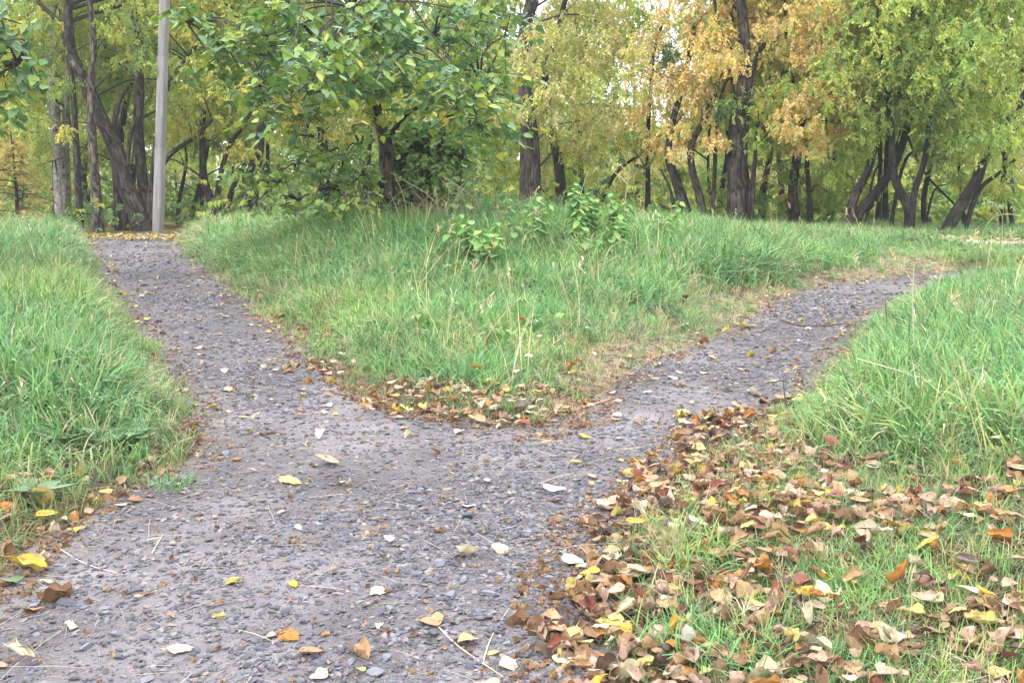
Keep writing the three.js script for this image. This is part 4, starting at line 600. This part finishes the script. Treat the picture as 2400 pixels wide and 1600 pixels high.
// ------------------------------------------------------------------ loose stones: fine gravel as one mass, the larger ones singly
{
  const geos = [stoneGeo(1, 1), stoneGeo(2, 1), stoneGeo(3, 1), stoneGeo(4, 1)], lists = [[], [], [], []], r = rngOf(55), big = [];
  const tone = () => { const t = r(); return t < 0.7 ? vary(r, [0.088, 0.088, 0.10], 0.35) : t < 0.93 ? vary(r, [0.16, 0.155, 0.165], 0.25) : vary(r, [0.21, 0.165, 0.14], 0.3); };
  scatter([[-1.2, -3.2, 15000], [-3.2, -5, 8000], [-5, -8, 3000], [-8, -15, 600]], (x, z) => {
    const s = pathS(x, z); if (s > -0.01) return; const rut = noise(x * 2.1 + 20, z * 0.9); if (r() > 0.3 + 1.1 * smooth(0.15, 0.85, rut * 0.7 + 0.3 * noise(x * 7, z * 7))) return; const d = -z;
    const size = (0.004 + 0.0145 * Math.pow(r(), 3.4)) * (1 + smooth(3, 10, d) * 0.9);
    lists[Math.floor(r() * 4)].push({ m: matrix(V(x, pathY(x, z) + size * 0.12, z), gauss(r) * 0.2, r() * 6.28, gauss(r) * 0.2, size * between(r, 0.8, 1.4), size * between(r, 0.6, 1.1), size), c: tone() });
  });
  const g = new THREE.Group(); g.name = 'gravel'; tag(g, 'fine blue-grey gravel strewn over the footpath', null, null, 'stuff'); scene.add(g); lists.forEach((l, i) => instanced('pebbles', geos[i], mStone, l, g));
  // single stones
  const SPOTS = [[152, 1418, 46, 0], [322, 1392, 36, 0], [555, 1365, 32, 0], [283, 1545, 36, 0], [272, 1490, 34, 1], [560, 1475, 26, 0], [588, 1540, 30, 0], [880, 1582, 48, 1], [772, 1480, 30, 0], [905, 1545, 34, 1], [1055, 1395, 32, 1], [1155, 1398, 44, 1], [1015, 1490, 48, 0], [930, 1480, 30, 1], [1100, 1212, 40, 0], [1110, 1250, 34, 0], [605, 1265, 28, 1], [525, 1260, 22, 0], [660, 1300, 26, 0], [375, 1505, 30, 1], [205, 1518, 34, 1], [85, 1492, 26, 1], [340, 1600, 34, 1], [820, 1556, 30, 1], [668, 1438, 30, 0], [712, 1462, 24, 0], [1030, 1325, 34, 1], [1085, 1360, 26, 1], [240, 1430, 26, 1], [665, 1545, 26, 0], [985, 1145, 30, 0], [1005, 1152, 24, 1], [520, 1118, 26, 0], [528, 1066, 26, 1], [616, 1126, 24, 0], [850, 1340, 22, 0], [955, 1312, 24, 0], [780, 1242, 22, 0], [690, 1260, 20, 0], [480, 1545, 26, 0], [1240, 1440, 26, 0], [1235, 1540, 24, 0], [1290, 1480, 22, 1]];
  const word = ['dark slate-grey', 'light blue-grey'], zone = (x, y) => (y > 1430 ? 'at the bottom edge' : y > 1280 ? 'in the near gravel' : 'where the paths part') + (x < 420 ? ' on the left' : x < 860 ? ' in the middle' : ' on the right');
  const seen = new Map(), geoBig = [stoneGeo(11, 2), stoneGeo(12, 2), stoneGeo(13, 2), stoneGeo(14, 2)], mats = [std({ color: col(0.07, 0.074, 0.092), roughness: 0.8 }), std({ color: col(0.155, 0.163, 0.195), roughness: 0.85 })];
  const items = SPOTS.map(([x, y, w, k]) => ({ x, y, w, k, label: `${w > 33 ? 'large' : w > 27 ? 'middling' : 'small'} ${word[k]} stone ${zone(x, y)}` }));
  for (const i of items) seen.set(i.label, (seen.get(i.label) ?? 0) + 1);
  for (const i of items) { const p = hitWith(pathY, i.x, Math.min(i.y, 1598)), D = frameOf(p)[2], size = (i.w * D) / 2400 / 1.1, m = mesh('stone', pick(r, geoBig), mats[i.k], scene); m.position.copy(p).add(V(0, size * 0.14, 0)); m.rotation.set(gauss(r) * 0.12, r() * 6.28, gauss(r) * 0.12); m.scale.set(size, size * between(r, 0.6, 0.95), size * between(r, 0.75, 1)); tag(m, i.label, 'stone', seen.get(i.label) > 1 ? i.label.replace('stone', 'stones') : null); }
}
// straws, stalk bits and crumbs
{
  const geos = [0, 1, 2].map((k) => { const r = rngOf(40 + k); return tube([V(-0.5, 0, 0), V(-0.1, 0.02 + r() * 0.03, gauss(r) * 0.06), V(0.2, 0.03, gauss(r) * 0.08), V(0.5, 0.0, gauss(r) * 0.05)], [0.013, 0.013, 0.01], 4, 6); }), lists = [[], [], []], r = rngOf(41);
  scatter([[-1.2, -3.6, 1500], [-3.6, -6, 850], [-6, -10, 220]], (x, z) => {
    const s = PATH.at(x, z), lt = LITTER.at(x, z); if (s > 0.3 && lt > 0.1) return; const len = between(r, 0.012, 0.065) * (r() < 0.08 ? 2.6 : 1), y = (s < 0.05 ? pathY(x, z) : ground(x, z) + 0.01) + 0.006;
    lists[Math.floor(r() * 3)].push({ m: matrix(V(x, y, z), gauss(r) * 0.4, r() * 6.28, gauss(r) * 0.06, len, len * 0.4, len * 0.26), c: r() < 0.62 ? vary(r, [0.44, 0.37, 0.30], 0.35) : vary(r, [0.17, 0.11, 0.075], 0.4) });
  });
  const g = new THREE.Group(); g.name = 'straw_litter'; tag(g, 'straws and stalk bits strewn on path and litter', null, null, 'stuff'); scene.add(g); lists.forEach((l, i) => instanced('straws', geos[i], mStraw, l, g));
  const sticks = [['dark curved stick lying across the right path', [[1830, 752], [1880, 765], [1950, 764], [2020, 755], [2110, 745]], 0.006, stalkDark], ['short dark twig on the gravel left of the wedge tip', [[610, 1022], [640, 1018], [668, 1022]], 0.006, stalkDark], ['long pale straw slanting over the gravel at lower right', [[1015, 1460], [1070, 1515], [1180, 1590]], 0.0018, stalkMat], ['pale broken straw pointing up on the left gravel', [[355, 1300], [372, 1270], [382, 1255]], 0.002, stalkMat], ['pale straw lying flat beside the broken straw', [[328, 1276], [352, 1266], [378, 1262]], 0.002, stalkMat], ['long thin straw on the gravel at lower left', [[140, 1290], [200, 1325], [290, 1350]], 0.0016, stalkMat], ['dark short stick lying on the lower left gravel', [[308, 1404], [335, 1398], [360, 1396]], 0.005, stalkDark], ['pinkish stick at the edge of the wedge tip', [[1365, 960], [1395, 950], [1430, 938]], 0.005, std({ color: col(0.42, 0.25, 0.2), roughness: 0.8 })], ['thin straw arched on gravel near the right litter', [[1130, 1560], [1150, 1500], [1195, 1425]], 0.0018, stalkMat], ['thin dark stem on the left fork gravel', [[1390, 895], [1330, 900], [1250, 905]], 0.003, stalkDark]];
  for (const [label, pts, rad, m] of sticks) { const w = pts.map(([x, y]) => hitWith(pathY, x, y).add(V(0, rad * 1.4, 0))), base = w[0].clone(), me = mesh('twig', tube(w.map((p) => p.clone().sub(base)), [rad, rad * 0.9, rad * 0.5], 6, 14, 0.25, rad * 9000), m, scene); me.position.copy(base); tag(me, label, 'twig'); }
}

// ------------------------------------------------------------------ fallen leaves
{
  const r = rngOf(1234), shapes = { flat: [deadLeafGeo(1, 0.72, 0.3, 0.2, 0.06), deadLeafGeo(2, 0.8, -0.4, 0.3, 0.08), deadLeafGeo(3, 0.62, 0.5, -0.3, 0.06, 2)], curled: [deadLeafGeo(4, 0.75, 1.8, 0.5, 0.14), deadLeafGeo(5, 0.8, 2.5, 0.9, 0.12), deadLeafGeo(6, 0.68, 1.6, -1.1, 0.16)], rolled: [deadLeafGeo(7, 0.8, 4.2, 0.4, 0.1), deadLeafGeo(8, 0.75, 5.0, 0.8, 0.12)], crumpled: [deadLeafGeo(9, 0.8, 1.7, 1.0, 0.36), deadLeafGeo(10, 0.75, -1.8, 1.1, 0.42), deadLeafGeo(11, 0.7, 2.6, -1.0, 0.34)], humped: [deadLeafGeo(12, 0.74, -1.6, -0.8, 0.1), deadLeafGeo(13, 0.8, -1.1, -1.4, 0.12)] };
  const TONE = { cream: [0.72, 0.64, 0.46], white: [0.82, 0.80, 0.74], 'pale yellow': [0.66, 0.56, 0.20], yellow: [0.60, 0.44, 0.05], orange: [0.50, 0.22, 0.04], tan: [0.50, 0.32, 0.17], pinkish: [0.56, 0.38, 0.29], brown: [0.26, 0.145, 0.075], 'red-brown': [0.25, 0.075, 0.04], 'dark brown': [0.11, 0.065, 0.045], green: [0.12, 0.2, 0.07], 'olive-yellow': [0.42, 0.36, 0.06] };
  const mats = {}; for (const k in TONE) mats[k] = phy({ map: leafMap, color: col(...TONE[k]), roughness: 0.95, transmission: 0.15, clearcoat: 0.15, clearcoatRoughness: 0.5 });
  const kinds = Object.keys(shapes), leaves = [];
  const deal = (table) => { let t = r(); for (const [k, w] of table) if ((t -= w) < 0) return k; return table[0][0]; };
  const place = (x, z, tones, forms, L, lift) => { const s = PATH.at(x, z), y = (s < 0.06 ? pathY(x, z) : ground(x, z)) + lift, form = deal(forms), up = { flat: 0.16, curled: 0.25, rolled: 0.3, crumpled: 0.28, humped: 0.25 }[form]; leaves.push({ p: V(x, y + L * up * 0.55 + 0.004, z), form, g: Math.floor(r() * shapes[form].length), tone: deal(tones), L, e: [gauss(r) * up * 0.9 + between(r, 0, 0.16), r() * 6.28, gauss(r) * up * 0.9] }); };
  const LIT = [['tan', 0.26], ['pinkish', 0.19], ['brown', 0.2], ['cream', 0.08], ['orange', 0.07], ['dark brown', 0.06], ['red-brown', 0.05], ['pale yellow', 0.06], ['yellow', 0.04], ['olive-yellow', 0.02]], BARE = [['cream', 0.26], ['white', 0.12], ['pale yellow', 0.2], ['tan', 0.14], ['pinkish', 0.12], ['orange', 0.05], ['brown', 0.06], ['yellow', 0.05]], EDGE = [['cream', 0.16], ['tan', 0.2], ['pinkish', 0.14], ['orange', 0.12], ['brown', 0.1], ['pale yellow', 0.12], ['yellow', 0.1], ['red-brown', 0.06]];
  const FORM = [['curled', 0.22], ['crumpled', 0.24], ['flat', 0.24], ['rolled', 0.1], ['humped', 0.2]], FLATTER = [['flat', 0.42], ['humped', 0.24], ['curled', 0.24], ['crumpled', 0.1]];
  scatter([[-1.3, -5.5, 1250], [-5.5, -8, 400]], (x, z) => { const s = LITTER.at(x, z) + (noise(x * 2.4, z * 2.4) - 0.5) * 0.35; if (s > (x > 0.6 ? 0.35 : 0.05) || r() > smooth(0.4, 0.02, s)) return; const left = x < -0.6, w = left ? 0.15 : x < 0.6 && z < -3.3 ? 0.45 : 0.74 * smooth(0.28, 0.58, fbm(x * 2.7 + 11, z * 2.7, 2) + 0.12 * smooth(0.5, 0.1, PATH.at(x, z))) + 0.08; if (r() < w) place(x, z, LIT, FORM, between(r, 0.026, 0.064), r() * 0.022 + (PATH.at(x, z) > 0.1 ? 0.012 : 0)); });
  scatter([[-1.3, -5, 60], [-5, -9, 60], [-9, -15, 40]], (x, z) => { const s = PATH.at(x, z); if (s > 0.3 || LITTER.at(x, z) < 0) return; const e = Math.exp(-((s / 0.16) ** 2)); if (r() < 0.3 + 0.6 * e + (s < 0 && x > 0.3 ? 0.14 : 0)) place(x, z, s < -0.15 ? BARE : EDGE, FLATTER, between(r, 0.022, 0.058), s > 0.05 ? 0.02 : 0.001); });
  scatter([[-2, -8, 7]], (x, z) => { if (PATH.at(x, z) > 0.3) place(x, z, EDGE, FLATTER, between(r, 0.04, 0.07), 0.08); });
  scatter([[-12.5, -16.5, 90]], (x, z) => { if (BALD.at(x, z) < 0.3 || CROSS.at(x, z) < 0.4) place(x, z, [['yellow', 0.3], ['pale yellow', 0.4], ['cream', 0.3]], FLATTER, between(r, 0.05, 0.09), 0.02); });
  const crumbs = [];
  scatter([[-1.3, -5.5, 2200], [-5.5, -8, 900]], (x, z) => { const s = LITTER.at(x, z), e = pathS(x, z); if (!(s < (x > 0 ? 0.2 : 0.05) || (Math.abs(e) < 0.1 && r() < 0.3) || (e < 0 && r() < 0.035))) return; const L = between(r, 0.007, 0.024); crumbs.push({ m: matrix(V(x, (e < 0.05 ? pathY(x, z) : ground(x, z)) + 0.004, z), gauss(r) * 0.5, r() * 6.28, gauss(r) * 0.5, L), c: vary(r, pick(r, [TONE.tan, TONE.brown, TONE.pinkish, TONE.tan, TONE.brown]), 0.2) }); });
  // single leaves that the eye goes to: place in the frame, length in it, colour, form, label, tilt
  const ONE = [[1612, 1500, 46, 'white', 'flat', 'white oval leaf standing upright in the grass tuft, bottom right', 1.25], [425, 1512, 62, 'cream', 'humped', 'large cream ragged leaf on the gravel at bottom left'], [745, 1583, 44, 'cream', 'flat', 'round cream leaf cut by the bottom edge on gravel'], [1095, 1494, 56, 'pale yellow', 'flat', 'round pale yellow leaf on the gravel near the litter'], [672, 1478, 42, 'red-brown', 'flat', 'glossy red-brown leaf alone on the gravel'], [50, 1530, 76, 'cream', 'rolled', 'long cream leaf folded lengthwise in the bottom left corner'], [95, 1168, 70, 'pale yellow', 'curled', 'large pale yellow leaf standing at the left verge', 0.9], [112, 1208, 50, 'yellow', 'flat', 'yellow leaf just below the large pale one, left verge'], [128, 1252, 46, 'cream', 'curled', 'cream pointed leaf upright on the left verge edge', 1.0], [683, 1118, 58, 'pale yellow', 'humped', 'long pale yellow leaf on gravel left of centre'], [912, 1265, 32, 'white', 'flat', 'small white leaf in the middle of the gravel'], [1100, 1294, 62, 'cream', 'curled', 'torn cream leaf on gravel right of centre'], [545, 1358, 40, 'olive-yellow', 'humped', 'olive-yellow leaf tucked behind a dark stone'], [132, 1394, 74, 'brown', 'crumpled', 'crumpled brown leaf on gravel beside a dark stone, left'], [68, 1322, 86, 'yellow', 'curled', 'long yellow leaf curling at the left edge'], [28, 1356, 54, 'green', 'flat', 'flat green leaf fallen at the left edge'], [2022, 1268, 46, 'red-brown', 'curled', 'dark red curled leaf in the right litter', 0.7], [2172, 1268, 70, 'yellow', 'humped', 'large bright yellow leaf in the right litter', 0.6], [2308, 1398, 64, 'yellow', 'crumpled', 'spotted yellow leaf at the right, partner of a paler one', 0.5], [2242, 1424, 80, 'pale yellow', 'humped', 'pale yellow wide leaf left of the spotted yellow one', 0.4], [1747, 1358, 66, 'brown', 'flat', 'squarish brown leaf standing in the middle of the litter', 1.0], [1682, 1384, 44, 'orange', 'flat', 'small orange leaf standing beside the squarish brown one', 1.0], [2372, 1538, 76, 'red-brown', 'flat', 'dark red leaf in the bottom right corner', 0.5], [1345, 1311, 54, 'white', 'flat', 'white flat leaf on gravel at the litter edge'], [1472, 1585, 86, 'cream', 'crumpled', 'large cream crumpled leaf cut by the bottom edge'], [1670, 1258, 48, 'olive-yellow', 'rolled', 'narrow yellow-green leaf propped up in the litter', 0.6], [1148, 963, 36, 'orange', 'curled', 'bright orange leaf at the wedge tip'], [1224, 978, 42, 'white', 'humped', 'white drooping leaf at the wedge tip', 0.5], [1205, 948, 46, 'cream', 'flat', 'cream leaf lying flat above the wedge tip'], [658, 736, 34, 'olive-yellow', 'humped', 'yellow leaf at the grass edge of the left fork', 0.4], [1752, 763, 30, 'yellow', 'flat', 'yellow leaf on the grass edge of the right fork'], [2116, 1362, 66, 'orange', 'curled', 'tall orange-brown leaf standing in the right litter', 1.1], [1605, 1328, 46, 'yellow', 'flat', 'golden leaf in the left part of the litter', 0.7], [2170, 1360, 44, 'dark brown', 'crumpled', 'blackish shrivelled leaf in the right litter'], [1300, 1142, 50, 'white', 'flat', 'white leaf on gravel above the litter edge'], [1480, 1100, 52, 'pale yellow', 'humped', 'pale yellow arched leaf on gravel below the right fork'], [770, 1076, 62, 'pinkish', 'flat', 'long pinkish leaf on the gravel below the wedge'], [748, 1020, 40, 'white', 'curled', 'white leaf on the gravel below the left fork'], [452, 1012, 36, 'orange', 'curled', 'orange leaf at the left verge corner', 0.7], [1840, 1035, 56, 'pale yellow', 'humped', 'pale yellow leaf where litter meets right verge', 0.3], [1020, 1060, 28, 'orange', 'flat', 'small orange leaf on the gravel under the wedge tip', 0.6], [1365, 1385, 50, 'cream', 'curled', 'cream shell-like leaf on the litter edge', 0.4], [1352, 1352, 56, 'cream', 'humped', 'cream leaf with brown underside on the litter edge', 0.3], [1355, 1410, 34, 'brown', 'curled', 'small brown cupped leaf on gravel near the litter edge'], [1215, 1455, 60, 'brown', 'crumpled', 'dull brown crumpled leaf on the gravel left of litter'], [1288, 1462, 56, 'red-brown', 'crumpled', 'reddish crumpled leaf on the gravel left of litter'], [730, 1525, 56, 'tan', 'flat', 'tan torn leaf flat on the gravel at the bottom'], [840, 1520, 70, 'tan', 'crumpled', 'tan curled leaf scrap on the gravel at the bottom'], [1440, 1465, 58, 'pale yellow', 'rolled', 'pale yellow rolled leaf on the lower litter edge'], [2090, 1420, 60, 'tan', 'humped', 'tan pointed leaf standing in the right litter', 0.8]];
  for (const [px, py, w, tone, form, label, tilt] of ONE) { const p = hitWith((x, z) => (PATH.at(x, z) < 0.05 ? pathY(x, z) : ground(x, z) + (py > 1000 ? 0.03 : 0.06)), px, Math.min(py + w * 0.25, 1597)), L = (w * frameOf(p)[2]) / 2400 * 1.12, ry = /long|narrow|rolled/.test(label + form) ? 1.2 + gauss(r) * 0.25 : r() * 6.28; leaves.push({ p: p.add(V(0, 0.006 + L * (tilt ? 0.32 * tilt : 0.1), 0)), form, g: Math.floor(r() * shapes[form].length), tone, L, e: tilt ? [-tilt, gauss(r) * 0.5, gauss(r) * 0.3] : [between(r, 0.05, 0.25), ry, gauss(r) * 0.12], label }); }
  for (const l of leaves) { const f = frameOf(l.p); l.f = f; l.s = l.label ? 9 : f[0] > 5 && f[0] < 2395 && f[1] < 1595 && f[1] > 0 ? l.L / f[2] : 0; }
  leaves.sort((a, b) => b.s - a.s);
  const zone = (x, y) => x > 1380 + Math.max(0, 1240 - y) * 1.1 && y > 1000 ? (y > 1440 ? 'in the bottom right litter' : y > 1260 ? 'in the middle of the right litter' : 'in the upper right litter') + (x > 2080 ? ' by the frame edge' : x > 1760 ? '' : ' near the gravel') : x < 470 && y < 1420 && y > 940 && x < 470 - (y - 1000) * 0.9 ? 'on the left verge' : y < 1010 ? (x < 900 ? 'along the left fork' : x < 1360 ? 'at the wedge tip' : 'along the right fork') : 'on the gravel ' + (y > 1400 ? 'at the bottom' : y > 1180 ? 'before the fork' : 'under the wedge tip') + (x < 600 ? ' left' : x > 1100 ? ' right' : ' middle');
  const single = leaves.slice(0, 300), count = new Map(), sized = (l) => (l.s > 0.026 ? 'large ' : l.s < 0.0205 ? 'smallish ' : '');
  for (const l of single) if (!l.label) { l.auto = `${sized(l)}${l.tone} ${l.form} leaf ${zone(l.f[0], l.f[1])}`; count.set(l.auto, (count.get(l.auto) ?? 0) + 1); }
  for (const l of single) { const m = mesh('fallen_leaf', shapes[l.form][l.g], mats[l.tone], scene); m.position.copy(l.p); m.rotation.set(l.e[0], l.e[1], l.e[2], 'YXZ'); m.scale.setScalar(l.L); tag(m, l.label ?? l.auto, 'leaf', l.auto && count.get(l.auto) > 1 ? l.auto.replace('leaf', 'leaves') : null); }
  const g = new THREE.Group(); g.name = 'leaf_litter'; tag(g, 'scattered small fallen leaves on path, verges and litter', null, null, 'stuff'); scene.add(g);
  const rest = new Map(); for (const l of leaves.slice(300)) { const k = l.form + l.g; if (!rest.has(k)) rest.set(k, { geo: shapes[l.form][l.g], list: [] }); rest.get(k).list.push({ m: matrix(l.p, l.e[0], l.e[1], l.e[2], l.L), c: vary(r, TONE[l.tone], 0.14) }); }
  instanced('leaf_crumbs', shapes.crumpled[0], mDead, crumbs, g);
  for (const { geo, list } of rest.values()) instanced('leaves', geo, mDead, list, g);
  console.log('leaves', leaves.length, 'crumbs', crumbs.length);
}

renderer.render(scene, camera);
